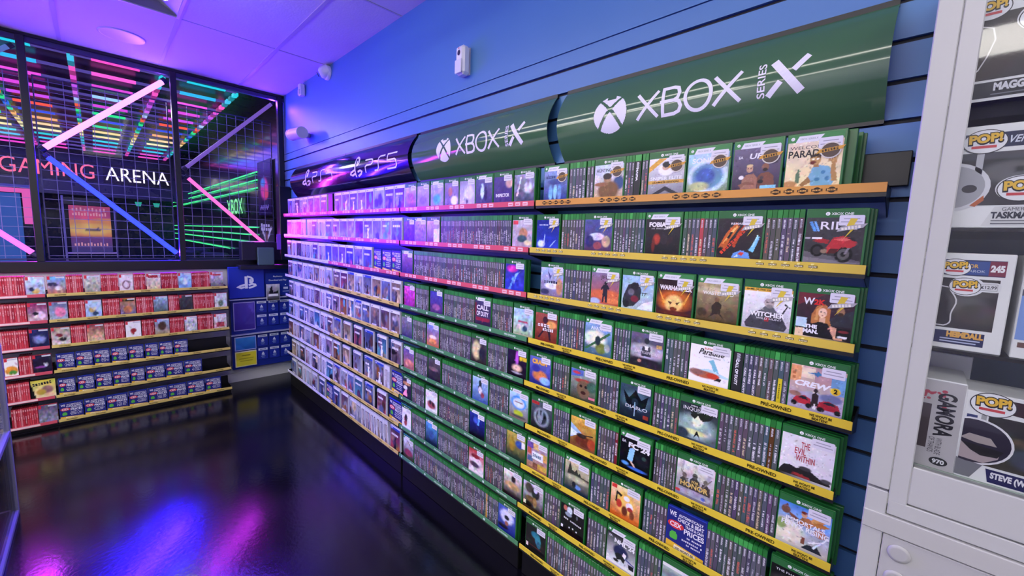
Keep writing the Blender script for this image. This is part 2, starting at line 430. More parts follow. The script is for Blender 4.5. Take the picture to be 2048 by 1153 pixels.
# green light bars on the right arena wall
for i, (x1, z) in enumerate(((-1.0,2.312), (-1.0,2.215), (-1.0,2.118), (-1.06,1.629), (-1.14,1.533), (-1.45,1.434), (-2.65,1.297))):
    mb = MB(); mb.tube((-8.9,-.03,z), (x1,-.03,z), .009, sc_('50ffa0', 1.1), 8)
    o = glow('light_bar', mb, f'thin green light bar on the arena side wall, {ORD[i]} from the top', 'light', 'green bars on the arena side wall')
    m2 = MB()
    for xx in (-8.4, -5, x1-.2): m2.box(xx-.01, xx+.01, -.03, -.001, z-.008, z+.008, '18281e')
    m2.build('mount_clip', M_METAL, o)
e = empty('neon_sign', (-2.62,-.02,1.82), label='green glowing block lettering on the arena side wall', cat='sign')
mb = MB(); mb.text('XBOX', 0, 0, .2, sc_('90ffb0', .9), y=-.03, width=.95, bold=.02); mb.build('neon_lettering', M_GLOW, e)
mb = MB(); mb.box(-.06, 1.02, -.012, 0, -.06, .27, '0e2a1c'); mb.build('backing_board', M_DARK, e)
# pink frame and blue screen, arrow poster, exit sign, spotlights
e = empty('wall_screen', (-4.02,-3.5,.9), PI/2, label='large blue screen in a pink glowing frame at the arena edge', cat='screen')
mb = MB(); mb.box(0, 1.30, 0, .02, 0, 1.08, sc_('2a68d8', .5)); mb.build('screen', M_GLOW, e)
mb = MB()
for x0, x1, z0, z1 in ((-.05, 1.40, 1.09, 1.15), (1.32, 1.40, .66, 1.09), (-.05,.02, 0,1.09)): mb.box(x0, x1, -.03, 0, z0, z1, sc_('f860c0', .8))
mb.build('glowing_frame', M_GLOW, e)
mb = MB()
for x0, x1, z0, z1 in ((1.41, 1.47, .66, 1.15), (-.1, 1.47, 1.16, 1.2)): mb.box(x0, x1, -.02, .02, z0, z1, '5a60a8')
mb.box(.6, .7, .0, .05, -.9, 0, '181828'); mb.build('screen_stand', M_METAL, e)
e = empty('poster_stand', (-3.0,-1.76,0), PI/2, label='sunset coloured poster with a dark arrow in a tall floor stand', cat='poster')
mb = MB(); A = raster('g 3a3a9a d04880;r e89060 0 .33 1 .72;e .5 .5 .6 .12 f0b868 .6;e .3 .8 .5 .1 e8508a .5;p 2a3070 .36 .52 .62 .52 .62 .57 .74 .49 .62 .41 .62 .46 .36 .46;n .25 9', 22, 26, 3)
put_raster(mb, A**1.0, .04, .43, 1.22, 1.83, -.02)
for z, n_ in ((1.76, 9), (1.70, 12), (1.30, 11)):
    for k in range(n_): mb.box(.07+.33*k/n_, .085+.33*k/n_, -.024, -.022, z, z+.03+.008*(k % 3), 'ffb0c8')
mb.c = [tuple(q*.55 for q in c) for c in mb.c]; mb.build('lit_poster_sheet', M_GLOW, e)
mb = MB(); mb.box(-.02, .0, -.02, .02, 0, 1.95, '8078b0'); mb.box(.0, .44, -.015, .015, 1.84, 1.93, '14142a'); mb.box(.47, .485, -.02, .02, 0, 1.9, '50487a'); mb.box(-.06, .52, -.15, .15, 0, .02, '202030')
mb.box(.0,.47,-.012,.012,1.195,1.215,'c0a8d8'); mb.build('stand_frame', M_METAL, e)
mb = MB(); mb.box(-.0, .16, -.03, 0, 0, .09, sc_('fff0e0', .9)); o = mb.build('exit_sign', M_GLOW, label='small lit exit box under the arena beam', cat='sign'); o.location = (-6.6, -1.46, 2.24); o.rotation_euler.z = PI/2
for y, lab in ((-.84, 'farther from'), (-.56, 'nearer to')):
    o = empty('spotlight', (-6.42, y, 2.115), label=f'small teal spotlight under the beam, {lab} the green bars', cat='spotlight')
    mb = MB(); mb.tube((0,0,0), (0,0,-.05), .012, '20202a'); mb.build('stem', M_METAL, o)
    mb = MB(); mb.tube((0,0,-.05), (0,0,-.13), .055, sc_('30c8b0', .6), 12, r2=.035); mb.build('lamp_head', M_GLOW, o)
# posters hung inside by the side wall
mb = MB(); A = raster('g 241858 1c1440;e .5 .5 .3 .2 e040a0 .5;e .4 .62 .2 .08 40a0e0 .6;e .6 .4 .2 .1 ff5070 .5;n .5 8', 20, 30, 5)
put_raster(mb, A, 0, .52, 0, .62, -.006); mb.box(-.02, .54, -.005, .0, -.02, .64, '08080c')
for k in range(8): mb.box(.08+.045*k, .105+.045*k, -.008, -.007, .06+.02*(k % 2), .10+.02*(k % 2), 'b0a0e8')
o = mb.build('wall_poster', M_PRINT, label='upper dark poster with a pink figure on the arena side wall', cat='poster'); o.location = (-.98,-.02,1.78)
mb = MB(); A = raster('g 6a6a78 30303a;p e8e8f0 .42 .05 .6 .05 .6 .5 .92 .8 .84 .84 .52 .55 .2 .84 .12 .8 .42 .5;e .52 .6 .1 .12 9a6a58;p b8d048 .7 .02 .98 .02 .98 .35 .7 .3', 22, 30, 5)
put_raster(mb, A, 0, .56, 0, .50, -.006); mb.box(-.02, .58, -.005, 0, -.02, .52, '101014'); marks(mb, .08, .37, .38, .10, 4, 'f4f4ff', -.008)
o = mb.build('wall_poster', M_PRINT, label='lower poster of a white armed wrestler on the arena side wall', cat='poster'); o.location = (-.98,-.02,1.22)
# seats glimpsed in the dark arena
for i, (x, y) in enumerate(((-2.2,-.5), (-2.9,-.75), (-3.6,-.5))):
    o = empty('gaming_chair', (x, y, 0), .5, label=f'dark gaming chair by the green bars, {ORD[i]} behind the window', cat='chair', group='dark arena chairs')
    mb = MB(); mb.bbox(-.25,.25,-.25,.25,.42,.52,.03,'18182a'); mb.build('seat', M_MATT, o)
    mb = MB(); mb.bbox(-.24,.24,.2,.3,.5,1.25,.03,'20303a'); mb.bbox(-.25,-.2,.15,.2,.7,1.1,.01,'2a7a70'); mb.build('backrest', M_MATT, o)
    mb = MB(); mb.tube((0,0,.06),(0,0,.42),.03,'20202a')
    for k in range(5): mb.tube((0,0,.07),(.28*math.cos(k*1.257),.28*math.sin(k*1.257),.04),.02,'20202a')
    mb.build('swivel_base', M_METAL, o)
# a counter carrying black boxes in front of the last pane
def bx(name, x0,x1,y0,y1,z0,z1,col,label,cat,mat=M_METAL,b=.006):
    m_ = MB(); m_.bbox(x0-x0, x1-x0, y0-y0, y1-y0, 0, z1-z0, b, col); o = m_.build(name, mat, label=label, cat=cat); o.location = (x0,y0,z0); return o
bx('black_box', .04,.16,-.47,-.12,1.286,1.475,'0c0b18','low black box on the window ledge behind the grey carton','box')
bx('black_speaker', .04,.16,-.115,-.004,1.286,2.06,'0b0a16','tall black box standing in the corner on the window ledge','box')
bx('grey_carton', .165,.20,-.34,-.19,1.24,1.42,'4a6068','grey green carton in front of the black box on the ledge','box', M_MATT)
bx('hanging_slip', .165,.169,-.155,-.115,1.40,1.56,'8a50d8','violet lit paper slip stuck on the tall black box','paper', M_PRINT, .001)  # slip coloured violet all over
mb = MB(); mb.bbox(-.06, .22, -.5, -.004, 1.2, 1.24, .004, '0b0b12'); mb.build('window_ledge', M_METAL, kind='structure')
# ceiling and wall fittings
o = empty('ceiling_luminaire', (1.8,-1.3,ZC), label='recessed ceiling luminaire with curved metal reflectors', cat='ceiling light')
mb = MB(); 
for sx in (-1, 1):
    P_ = [(sx*(.30-.27*math.sin(t)) , .15*math.sin(t)+.0) for t in [PI/2*k/8 for k in range(9)]]
    for (ya, za), (yb, zb) in zip(P_, P_[1:]): mb.mesh([(-.58,ya,za),(.58,ya,za),(.58,yb,zb),(-.58,yb,zb)], [(0,1,2,3)], 'b8b8bc', 0, True)
for x in (-.58,-.19,.19,.58): mb.face([(x,-.3,0),(x,.3,0),(x,.03,.15),(x,-.03,.15)], '8a8a94')
mb.build('reflector', M_METAL, o)
mb = MB()
for x0,x1,y0,y1 in ((-.6,.6,-.3,-.285),(-.6,.6,.285,.3),(-.6,-.585,-.285,.285),(.585,.6,-.285,.285)): mb.box(x0,x1,y0,y1,-.006,.012,'d8d4e4')
mb.build('trim_frame', M_WHITE, o)
o = empty('ceiling_speaker', (.53,-1.26,ZC), label='round white flush ceiling speaker', cat='speaker')
mb = MB(); mb.lathe((0,0,0), (0,0,-1), [(.135,0),(.135,.005),(.128,.009),(.12,.006)], 'd0ccd8', 36); mb.build('rim', M_WHITE, o)
mb = MB(); mb.lathe((0,0,-.001), (0,0,-1), [(.12,0),(.119,.003)], 'b8b4c4', 36); mb.build('grille', M_CEIL, o)
o = empty('motion_sensor', (.62,-.002,2.93), label='small white motion sensor high on the blue wall by the corner', cat='sensor')
mb = MB(); mb.bbox(-.03,.03,-.05,0,-.055,.055,.008,'e4e2ea'); mb.build('housing', M_WHITE, o)
mb = MB(); mb.bbox(-.02,.02,-.056,-.05,-.045,.0,.003,'c8c4d4'); mb.build('lens', M_WHITE, o)
mb = MB(); mb.box(-.02,.02,-.004,.001,-.05,.05,'d0ccd8'); mb.build('wall_mount', M_WHITE, o)
o = empty('dome_camera', (1.2,-.002,2.95), label='white dome security camera where the blue wall meets the ceiling', cat='camera')
mb = MB(); mb.lathe((0,0,0),(0,-1,0),[(.06,0),(.06,.02),(.045,.03)],'e8e6ee',24); mb.build('mount', M_WHITE, o)
mb = MB(); mb.lathe((0,-.03,0),(-.45,-.7,-.4),[(.05,-.04),(.052,0),(.045,.03),(.03,.045)],'e8e6ee',24); mb.build('ball', M_WHITE, o)
mb = MB(); mb.lathe((-.028,-.075,-.025),(-.45,-.7,-.4),[(.02,0),(.02,.004)],'0a0a10',16); mb.build('lens', M_GLOSS, o)
o = empty('wall_spotlight', (.72,-.11,2.5), label='white cylinder spotlight on the blue wall aimed at the window', cat='spotlight')
mb = MB(); mb.tube((-.13,0,.01),(.14,0,-.01),.052,'c0bcc4',24); mb.build('barrel', M_WHITE, o)
mb = MB(); mb.tube((-.145,0,.011),(-.13,0,.01),.055,'e0d0e8',24); mb.build('front_ring', M_WHITE, o)  # pink light from the window put into the ring colour
mb = MB(); mb.bbox(-.03,.03,.04,.108,-.02,.02,.004,'b0acb8'); mb.build('bracket', M_WHITE, o)
o = empty('air_freshener', (3.09,-.002,2.545), label='white air freshener dispenser alone on the upper blue wall', cat='dispenser')
mb = MB(); mb.bbox(-.035,.035,-.055,0,-.075,.075,.014,'eceaf2'); mb.build('body', M_WHITE, o)
mb = MB(); mb.bbox(-.028,.028,-.062,-.054,-.07,.0,.003,'dcdae6'); mb.build('front_cover', M_WHITE, o)
mb = MB(); mb.disc(0,-.0565,.035,.012,.014,'30303a',16); mb.disc(.0,-.0565,.058,.004,.004,'d05060',8); mb.build('nozzle', M_GLOSS, o)
mb = MB(); mb.box(-.03,.03,-.003,.001,-.07,.07,'d0ccd8'); mb.build('wall_mount', M_WHITE, o)
# ------------------------------------------------------------------ header signs
def arc(v, x, off=0.0):
    """v 0..1 from bottom to top along the bulging sign sheet"""
    t = (v-.5)*2; z = 2.088 + .144*t; y = -.006 - (.068)*math.cos(t*PI/2)**.9
    return (x, y-off, z)
def sign(name, x0, x1, col, label):
    e = empty(name, (x0, 0, 1.94), label=label, cat='header sign')
    mb = MB(); n = 20; w = x1-x0
    def put(off): return [(0 if i else w, arc(v, 0, off)[1], arc(v, 0)[2]-1.94) for v in [k/n for k in range(n+1)] for i in (1, 0)]
    vs = put(.002); mb.mesh(vs, [(2*k, 2*k+1, 2*k+3, 2*k+2) for k in range(n)], col, 0, True)
    vb = put(-.001); mb.mesh(vb, [(2*k, 2*k+2, 2*k+3, 2*k+1) for k in range(n)], '0c0c10', 0, True)
    for i in (0, 1):
        mb.mesh([p for k in range(n+1) for p in (vs[2*k+i], vb[2*k+i])], [(2*k, 2*k+1, 2*k+3, 2*k+2) for k in range(n)], col)
    mb.build('sign_sheet', M_SIGN, e)
    mb = MB(); mb.box(0, w, -.012, 0, .285, .302, '14161c'); mb.box(0, w, -.010, 0, -.004, .010, '14161c'); mb.build('mounting_rail', M_METAL, e)
    return e
def on(x0):
    def f(u, v):                                     # u metres along, v metres up from the middle of the sheet
        p = arc(.5 + v/.30, u, .0035); return (p[0], p[1], p[2]-1.94)
    return f
def orb(mb, cx, cv, r, col, f, n=60):
    h = 2*r/n
    for i in range(n):
        for j in range(n):
            u, v = (i+.5)/n*2-1, (j+.5)/n*2-1
            if u*u+v*v > 1: continue
            a = abs(u)
            if v < .22:
                m = .70*max(0, (.22-v)/1.0)**.75; 
                if abs(a-m) < .105+.06*max(0, v+.2): continue
            else:
                m = .70*((v-.22)/.62)**1.25
                if abs(a-m) < .115+.14*max(0, .42-v): continue
                if v > .80 and a < .28: continue
            x, z = cx+u*r, cv+v*r
            mb.face([f(x-h/2, z-h/2), f(x+h/2, z-h/2), f(x+h/2, z+h/2), f(x-h/2, z+h/2)], col)
def xbox_logo(e, u0, s, orb_x, orb_r):
    W_ = 'eeecf6'; f = on(0); mb = MB()
    orb(mb, orb_x, -.002, orb_r, W_, f); mb.build('orb_logo', M_PRINT, e)
    mb = MB(); w = .0115; sx = .82
    def st(pts, ww=w, closed=False): stroke(mb, [(u0+p[0]*sx, p[1]) for p in pts], ww, W_, f, closed)
    H = .045; s = 1.0
    st([(.0,-H),(.095,H)]); st([(.0,H),(.095,-H)])
    st([(.105,.0),(.165,.0),(.186,-.006),(.194,-.023),(.186,-.039),(.165,-H),(.118,-H),(.118,H),(.162,H),(.18,.04),(.187,.023),(.18,.006),(.165,0)])
    st([(.262+.05*math.cos(2*PI*k/28), .048*math.sin(2*PI*k/28)) for k in range(28)], closed=True)
    st([(.322,-H),(.417,H)]); st([(.322,H),(.417,-H)])
    mb.build('lettering', M_PRINT, e)
    mb = MB()                                             # upright word SERIES and the split X
    vs, fs, tw = text_geo('SERIES', .015); hh = .0195; L_ = .100
    mb.mesh([f(u0+.388+hh - p[1]*hh, -L_/2 + p[0]/tw*L_) for p in vs], fs, W_)
    st([(.520,.049),(.608,-.049)], .021); st([(.622,.049),(.582,.014)], .016); st([(.545,-.012),(.508,-.049)], .016)
    mb.build('series_lettering', M_PRINT, e)
def ps_logo(e, u0, s, sv=1.25):
    W_ = 'ece8fa'; f = on(0); mb = MB()
    def st(pts, ww=.008, closed=False): stroke(mb, [(u0+p[0]*s, p[1]*sv) for p in pts], ww*1.35, W_, f, closed)
    st([(.060,-.055),(.060,.062),(.066,.066),(.082,.060),(.094,.048),(.096,.028),(.088,.016),(.080,.014),(.080,.044)], .012)
    st([(.055,-.012),(.018,-.024),(.010,-.034),(.028,-.042),(.055,-.034)], .010)
    st([(.080,-.052),(.112,-.040),(.122,-.028),(.108,-.020),(.084,-.026)], .010)
    st([(.155,.034),(.21,.034),(.222,.028),(.222,.010),(.21,.002),(.170,.002),(.158,-.006),(.158,-.040)])
    st([(.325,.038),(.285,.038),(.273,.030),(.273,-.022),(.262,-.036),(.236,-.036)])
    st([(.415,.040),(.345,.040),(.345,.006),(.402,.006),(.414,-.004),(.414,-.028),(.402,-.040),(.338,-.040)])
    mb.build('lettering', M_PRINT, e)
e = sign('header_sign', .38, 1.545, '120a26', 'dark purple curved header sign above the corner shelves'); ps_logo(e, .333, 1.72)
e = sign('header_sign', 1.55, 2.61, '120a26', 'dark purple curved header sign next to the green header signs'); ps_logo(e, .207, 1.72)
e = sign('header_sign', 2.655, 3.75, '456a4a', 'green curved header sign with round white logo above the middle bay'); xbox_logo(e, .445, .82, .335, .068)
e = sign('header_sign', 3.805, 4.857, '456a4a', 'green curved header sign with round white logo nearest the white cabinet'); xbox_logo(e, .372, .90, .258, .071)

# ------------------------------------------------------------------ shelves with ticket strips
def zl(i): return 1.767 - .2*i
WB = 'WE WON\'T BE'; 
def strip_print(mb, kind, w):
    y = -.0012
    def rep(n, fn):
        for k in range(n): fn(w*(k+.5)/n)
    if kind == 'preowned':
        for k in range(4):
            x = w*(k/4)+.075
            mb.text('PRE-OWNED', x, .0065, .0095, '2a2408', y, bold=.03, width=.075)
            mb.text(WB, x+.115, .0115, .0065, '2a2408', y, bold=.03, width=.05); mb.text('BEATEN!', x+.122, .0025, .0065, '2a2408', y, bold=.03, width=.034)
    elif kind in ('orange', 'bolt'):
        for k in range(4):
            for j in range(5):
                x = w*(k/4)+.05+.031*j
                if kind == 'orange':
                    mb.disc(x, y, .0112, .0085, .0075, '2a1c10', 12); mb.box(x-.012, x+.012, y-.0005, y, .008, .0145, '5a3a18'); marks(mb, x-.009, .0092, .018, .004, 5, 'f0b860', y-.0009)
                else:
                    mb.face([(x-.004,y,.020),(x+.003,y,.020),(x-.001,y,.013),(x+.004,y,.013),(x-.005,y,.003),(x-.002,y,.010),(x-.006,y,.010)], 'f4e890')
                    mb.box(x-.010, x+.010, y-.0004, y, .009, .015, '6a5a28'); marks(mb, x-.009, .0102, .018, .0035, 5, 'f4ecc0', y-.0009)
    elif kind == 'red':
        for k in range(5):
            x = w*(k+.3)/5
            for j in range(3): mb.box(x+.045*j, x+.03+.045*j, y, 0, .003, .019, 'f0c8d0'); mb.box(x+.004+.045*j, x+.024+.045*j, y-.0006, y, .008, .013, 'e87888')
    elif kind == 'green':
        for k in range(4):
            x = w*(k+.12)/4
            mb.disc(x, y, .011, .007, .007, 'e0f0e8', 12); mb.text('PRE-OWNED', x+.10, .0075, .0085, 'd8ece0', y, bold=.03, width=.075)
    elif kind == 'white':
        for k in range(7): mb.box(w*k/7+.03, w*k/7+.09, y, 0, .008, .013, 'b0b0d0')
    elif kind == 'yellow':
        for k in range(7): mb.text('PRE-OWNED', w*k/7+.04, .007, .008, '5a4a20', y, bold=.03, width=.06)
    elif kind == 'redplain':
        for k in range(3): mb.box(w*(k+.35)/3, w*(k+.35)/3+.16, y, 0, .004, .018, 'f4d4d4')
STRIPC = {'preowned': 'e2c63e', 'orange': 'd99a4a', 'bolt': 'dcc04c', 'red': 'd85868', 'green': '4f8a60', 'white': 'd8d4f0', 'yellow': 'd8c070', 'redplain': 'd25868'}
SW = {'preowned': 'yellow', 'orange': 'orange', 'bolt': 'yellow', 'red': 'red', 'green': 'green', 'white': 'white', 'yellow': 'yellow', 'redplain': 'red'}
_sh = {}
def shelf(org, rz, w, kind, label, depth=.149, lip=None):
    e = empty('wall_shelf', org, rz, label=label, cat='shelf')
    k = (round(w, 3), kind, depth)
    if k not in _sh:
        a = MB(); a.bbox(0, w, -depth, -.001, -.034, -.030, .001, '0e0e14'); a.box(0, w, -depth-.001, -depth+.001, -.034, -.004, '0e0e14'); a.box(.0, w, -.006, -.001, -.03, .0, '0e0e14')
        b = MB(); strip_print(b, kind, w); b.v = [(p[0], p[1]-depth-.004, p[2]-.0235) for p in b.v]; b.bbox(0, w, -depth-.004, -depth-.001, -.0235, 0, .0006, STRIPC[kind])
        d = MB(); d.mesh([(0,-depth,-.034),(0,-depth,-.004),(0,-.001,.0),(0,-.001,-.075),(.002,-depth,-.034),(.002,-depth,-.004),(.002,-.001,.0),(.002,-.001,-.075)], [(0,1,2,3),(4,7,6,5),(0,4,5,1),(1,5,6,2),(2,6,7,3),(3,7,4,0)], '101016')
        _sh[k] = [m.build(n, mt) for m, n, mt in ((a,'tray',M_METAL),(b,'ticket_strip',M_PRINT),(d,'end_bracket',M_METAL))]
        objs = _sh[k]
    else:
        objs = [o.copy() for o in _sh[k]]
        for o in objs: COL.objects.link(o)
    for o in objs: o.parent = e
    o = objs[2].copy(); COL.objects.link(o); o.parent = e; o.location.x = w-.002
    return e
RX = [(3.772,4.890),(3.748,4.872),(3.746,4.871),(3.762,4.888),(3.748,4.870),(3.766,4.884),(3.748,4.872),(3.738,4.862),(3.760,4.884)]
for i in range(9):
    kr = 'orange' if i == 0 else 'bolt' if i < 3 else 'preowned'
    a, b = RX[i]
    e_ = shelf((a, 0, zl(i)), 0, b-a, kr, f'black shelf with {SW[kr]} ticket strip, {ORD[i]} from the top beside the white cabinet')
    if i == 0:
        mb = MB(); mb.bbox(1.04, 1.15, -.022, -.002, .004, .092, .002, '0c0c10'); mb.build('bracket_plate', M_METAL, e_)
    km = 'red' if i < 3 else 'green'
    shelf((2.655, 0, zl(i)), 0, a-.010-2.655 if a > 3.755 else a-.008-2.655, km, f'black shelf with {SW[km]} ticket strip, {ORD[i]} from the top in the middle bay')
    ky = 'red' if i < 3 else 'yellow'
    shelf((1.523, 0, zl(i)), 0, 1.118, ky, f'black shelf with {SW[ky]} strip, {ORD[i]} from the top between corner and middle bays')
    kw = 'red' if i == 0 else 'white'
    shelf((.405, 0, zl(i)), 0, 1.112, kw, f'black shelf with {SW[kw]} strip, {ORD[i]} from the top in the corner bay')
mb = MB()
for x0, x1 in ((.41, 2.64), (2.66, 3.735), (3.76, 4.87)): mb.bbox(x0, x1, -.13, -.002, .0, .125, .003, '050507')
o = mb.build('plinth_right', M_MATT, kind='structure')
# uprights between the bays
for x, lab in ((1.520,'the two PS5 sign bays'), (2.648,'the PS5 bay and the middle bay')):
    pass
# rack under the arena window
def ze(i): return 1.057 - .2*i
for i in range(6):
    shelf((.009, -1.776, ze(i)), PI/2, 1.15, 'yellow', f'shelf with yellow strip, {ORD[i]} from the top of the rack under the window', .283)
    shelf((.009, -2.93, ze(i)), PI/2, 1.145, 'redplain', f'shelf with red strip, {ORD[i]} from the top of the rack under the window', .283)
mb = MB(); mb.bbox(.002, .27, -2.93, -.63, 0, .018, .002, '0a0a10'); mb.build('plinth_end', M_METAL, kind='structure')
# measured positions along each shelf: c cover, s spines (count), w wide spine, k card
R_ = [
 [('c',3.7964,3.9327),('s',3.9341,4.0115,5),('s',4.0174,4.0497,2),('c',4.0519,4.1806),('s',4.182,4.2164,3),('w',4.2178,4.2418,1),('s',4.2455,4.2682,2),('c',4.2696,4.4006),('c',4.4038,4.532),('c',4.5348,4.6693),('c',4.6716,4.8017)],
 [('c',3.7661,3.9039),('s',3.9074,4.018,8),('c',4.0194,4.1494),('s',4.1508,4.2713,10),('c',4.2728,4.405),('s',4.4066,4.5101,8),('c',4.5115,4.6394),('s',4.6414,4.732,7),('c',4.7334,4.8657)],
 [('c',3.8078,3.9343),('s',3.9357,4.0621,9),('c',4.0634,4.1953),('c',4.1986,4.3284),('c',4.3313,4.4619),('c',4.465,4.5988),('c',4.6023,4.7317),('c',4.737,4.8654)],
 [('c',3.7822,3.9186),('s',3.9201,4.0457,10),('c',4.0472,4.1794),('s',4.1815,4.2474,6),('c',4.2486,4.379),('s',4.3818,4.46,6),('c',4.4614,4.5918),('w',4.5938,4.6211,1),('s',4.6225,4.7386,9),('c',4.74,4.8684)],
 [('c',3.7639,3.8912),('s',3.8977,3.9858,7),('c',3.9888,4.1257),('s',4.1279,4.216,7),('c',4.2185,4.3529),('s',4.3543,4.4426,7),('c',4.444,4.5697),('s',4.5712,4.7357,12),('c',4.7371,4.8677)],
 [('c',3.7827,3.9129),('s',3.9144,3.9987,7),('c',4.0017,4.1384),('s',4.1402,4.228,7),('c',4.2292,4.3708),('s',4.3727,4.4512,8),('c',4.4527,4.5806),('s',4.5821,4.7484,13),('c',4.7498,4.8792)],
 [('c',3.7694,3.8965),('s',3.9004,3.9847,7),('c',3.9873,4.1182),('s',4.1206,4.2064,6),('c',4.2077,4.3434),('s',4.3484,4.435,7),('k',4.4371,4.5666),('s',4.568,4.7389,13),('c',4.7409,4.8857)],
 [('c',3.7585,3.8822),('s',3.8869,3.9762,6),('c',3.9778,4.1043),('s',4.1179,4.2051,6),('c',4.2069,4.3396),('s',4.3416,4.4292,7),('c',4.4346,4.5595)],
 [('c',3.7853,3.9093),('s',3.915,4.2349,25),('c',4.2385,4.3613)],
]
M_ = [
 [('c',2.6861,2.8137),('c',2.8204,2.9498),('c',2.9561,3.091),('c',3.0953,3.2187),('c',3.2286,3.3489),('c',3.3549,3.4824),('c',3.4879,3.6155),('c',3.6195,3.7553)],
 [('c',2.6744,2.7971),('c',2.8023,2.9143),('c',2.9224,3.0585),('s',3.0637,3.6146,46),('c',3.6223,3.7508)],
 [('c',2.6482,2.7853),('s',2.7897,3.5786,60),('c',3.5839,3.7157)],
 [('c',2.6813,2.8104),('s',2.8147,2.9511,10),('c',2.9632,3.1007),('s',3.1044,3.3677,24),('c',3.3715,3.4984),('s',3.5041,3.6428,14),('c',3.648,3.7806)],
 [('c',2.6547,2.7778),('s',2.7823,2.9267,10),('c',2.9349,3.07),('s',3.0738,3.3444,25),('c',3.3476,3.4782),('s',3.4806,3.6198,14),('c',3.6224,3.744)],
 [('c',2.6758,2.8113),('s',2.8167,2.9474,9),('c',2.9524,3.093),('s',3.0968,3.3566,24),('c',3.3663,3.4977),('s',3.5006,3.6367,13),('c',3.6394,3.7746)],
 [('c',2.6622,2.7761),('s',2.7816,2.9179,9),('c',2.9264,3.0674),('s',3.0713,3.3459,23),('c',3.3492,3.4807),('s',3.4837,3.6332,14),('c',3.637,3.7621)],
 [('c',2.6522,2.777),('s',2.7817,2.9322,10),('c',2.9407,3.0639),('s',3.0687,3.3454,26),('c',3.3481,3.4832),('s',3.4863,3.6176,13),('c',3.6204,3.7529)],
 [('c',2.6837,2.8068),('s',2.8124,3.4869,62),('y',3.49,3.5194,3),('s',3.5237,3.5918,7),('c',3.5947,3.7193)],
]
L_ = [
 [('c',0.496,0.6892),('c',0.7002,0.8965),('c',0.9026,1.0336),('c',1.0413,1.1803),('c',1.1858,1.3226),('c',1.3295,1.4735),('c',1.6201,1.7609),('c',1.7667,1.8976),('c',1.9017,2.0276),('c',2.034,2.1609),('c',2.1657,2.2771),('c',2.2816,2.4293),('c',2.4335,2.5528),('c',2.5577,2.6825)],
 [('c',0.4599,0.5906),('s',0.5952,0.7222,4),('c',0.7287,0.968),('s',1.0075,1.1133,4),('c',1.1208,1.242),('s',1.251,1.4237,6),('c',1.432,1.5646),('c',1.574,1.711),('c',1.7169,1.8501),('c',1.8543,1.9785),('c',1.9916,2.1207),('c',2.1281,2.2585),('c',2.2631,2.3833),('c',2.3887,2.5138),('c',2.5189,2.6549)],
 [('c',0.4427,0.5791),('s',0.586,0.7094,4),('c',0.7182,0.9248),('s',0.9309,1.1245,6),('c',1.1301,1.2532),('s',1.2604,1.4098,5),('c',1.4165,1.5538),('c',1.5602,1.6807),('c',1.6897,1.8182),('c',1.8239,1.9585),('c',1.9718,2.1105),('c',2.1154,2.25),('k',2.2823,2.385),('k',2.3991,2.5196),('k',2.5246,2.6425)],
 [('c',0.4521,0.5908),('s',0.5976,0.7033,3),('c',0.7099,0.8663),('s',0.8746,0.9826,4),('c',0.9886,1.1377),('c',1.1453,1.2807),('s',1.2861,1.394,4),('c',1.4043,1.5621),('c',1.5748,1.7163),('c',1.7223,1.8469),('c',1.8526,1.9678),('c',1.9745,2.1064),('c',2.1126,2.2436),('c',2.2518,2.3801),('c',2.3845,2.512),('c',2.5202,2.6442)],
 [('c',0.4472,0.6209),('s',0.63,0.7719,4),('c',0.7805,0.9111),('s',0.9193,1.1266,6),('c',1.1361,1.2976),('s',1.3047,1.4091,4),('c',1.4159,1.5466),('c',1.5546,1.6981),('c',1.7041,1.8319),('c',1.8376,1.957),('c',1.9624,2.0883),('c',2.0934,2.2145),('c',2.2205,2.3707),('c',2.3762,2.5001),('c',2.5064,2.6314)],
 [('c',0.4303,0.5893),('s',0.5963,0.7358,4),('c',0.7446,0.8856),('c',0.8919,1),('s',1.0079,1.125,4),('c',1.1327,1.2771),('s',1.2843,1.4277,5),('c',1.4344,1.5552),('c',1.5633,1.7311),('c',1.7416,1.9185),('c',1.9378,2.1006),('c',2.1197,2.284),('c',2.3073,2.4741),('c',2.5059,2.6623)],
 [('c',0.4232,0.5621),('s',0.5691,0.7215,4),('c',0.7303,0.8684),('s',0.8768,1.0556,5),('c',1.0946,1.2546),('s',1.2601,1.3794,4),('c',1.3846,1.5429),('c',1.5494,1.6977),('c',1.7206,1.8959),('c',1.9239,2.0849),('c',2.1106,2.2744),('c',2.2886,2.4958),('k',2.5275,2.6739)],
 [('c',0.4989,0.6439),('s',0.6485,0.7205,2),('c',0.7294,0.8911),('s',0.8974,1.0599,5),('c',1.0677,1.2576),('s',1.2904,1.4002,4),('c',1.4072,1.5419),('c',1.5485,1.6946),('c',1.7039,1.8266),('c',1.8339,1.9433),('c',1.9475,2.1014),('c',2.1117,2.2814),('c',2.2968,2.4779),('k',2.4963,2.666)],
 [('c',0.4809,0.6317),('c',0.6622,0.8869),('s',0.8953,1.0265,4),('c',1.0318,1.1973),('c',1.2073,1.3744),('k',1.4001,1.5292),('c',1.5358,1.6833),('c',1.6895,1.8497),('c',1.8594,2.0624),('s',2.0712,2.4864,12),('c',2.4937,2.6599)],
]
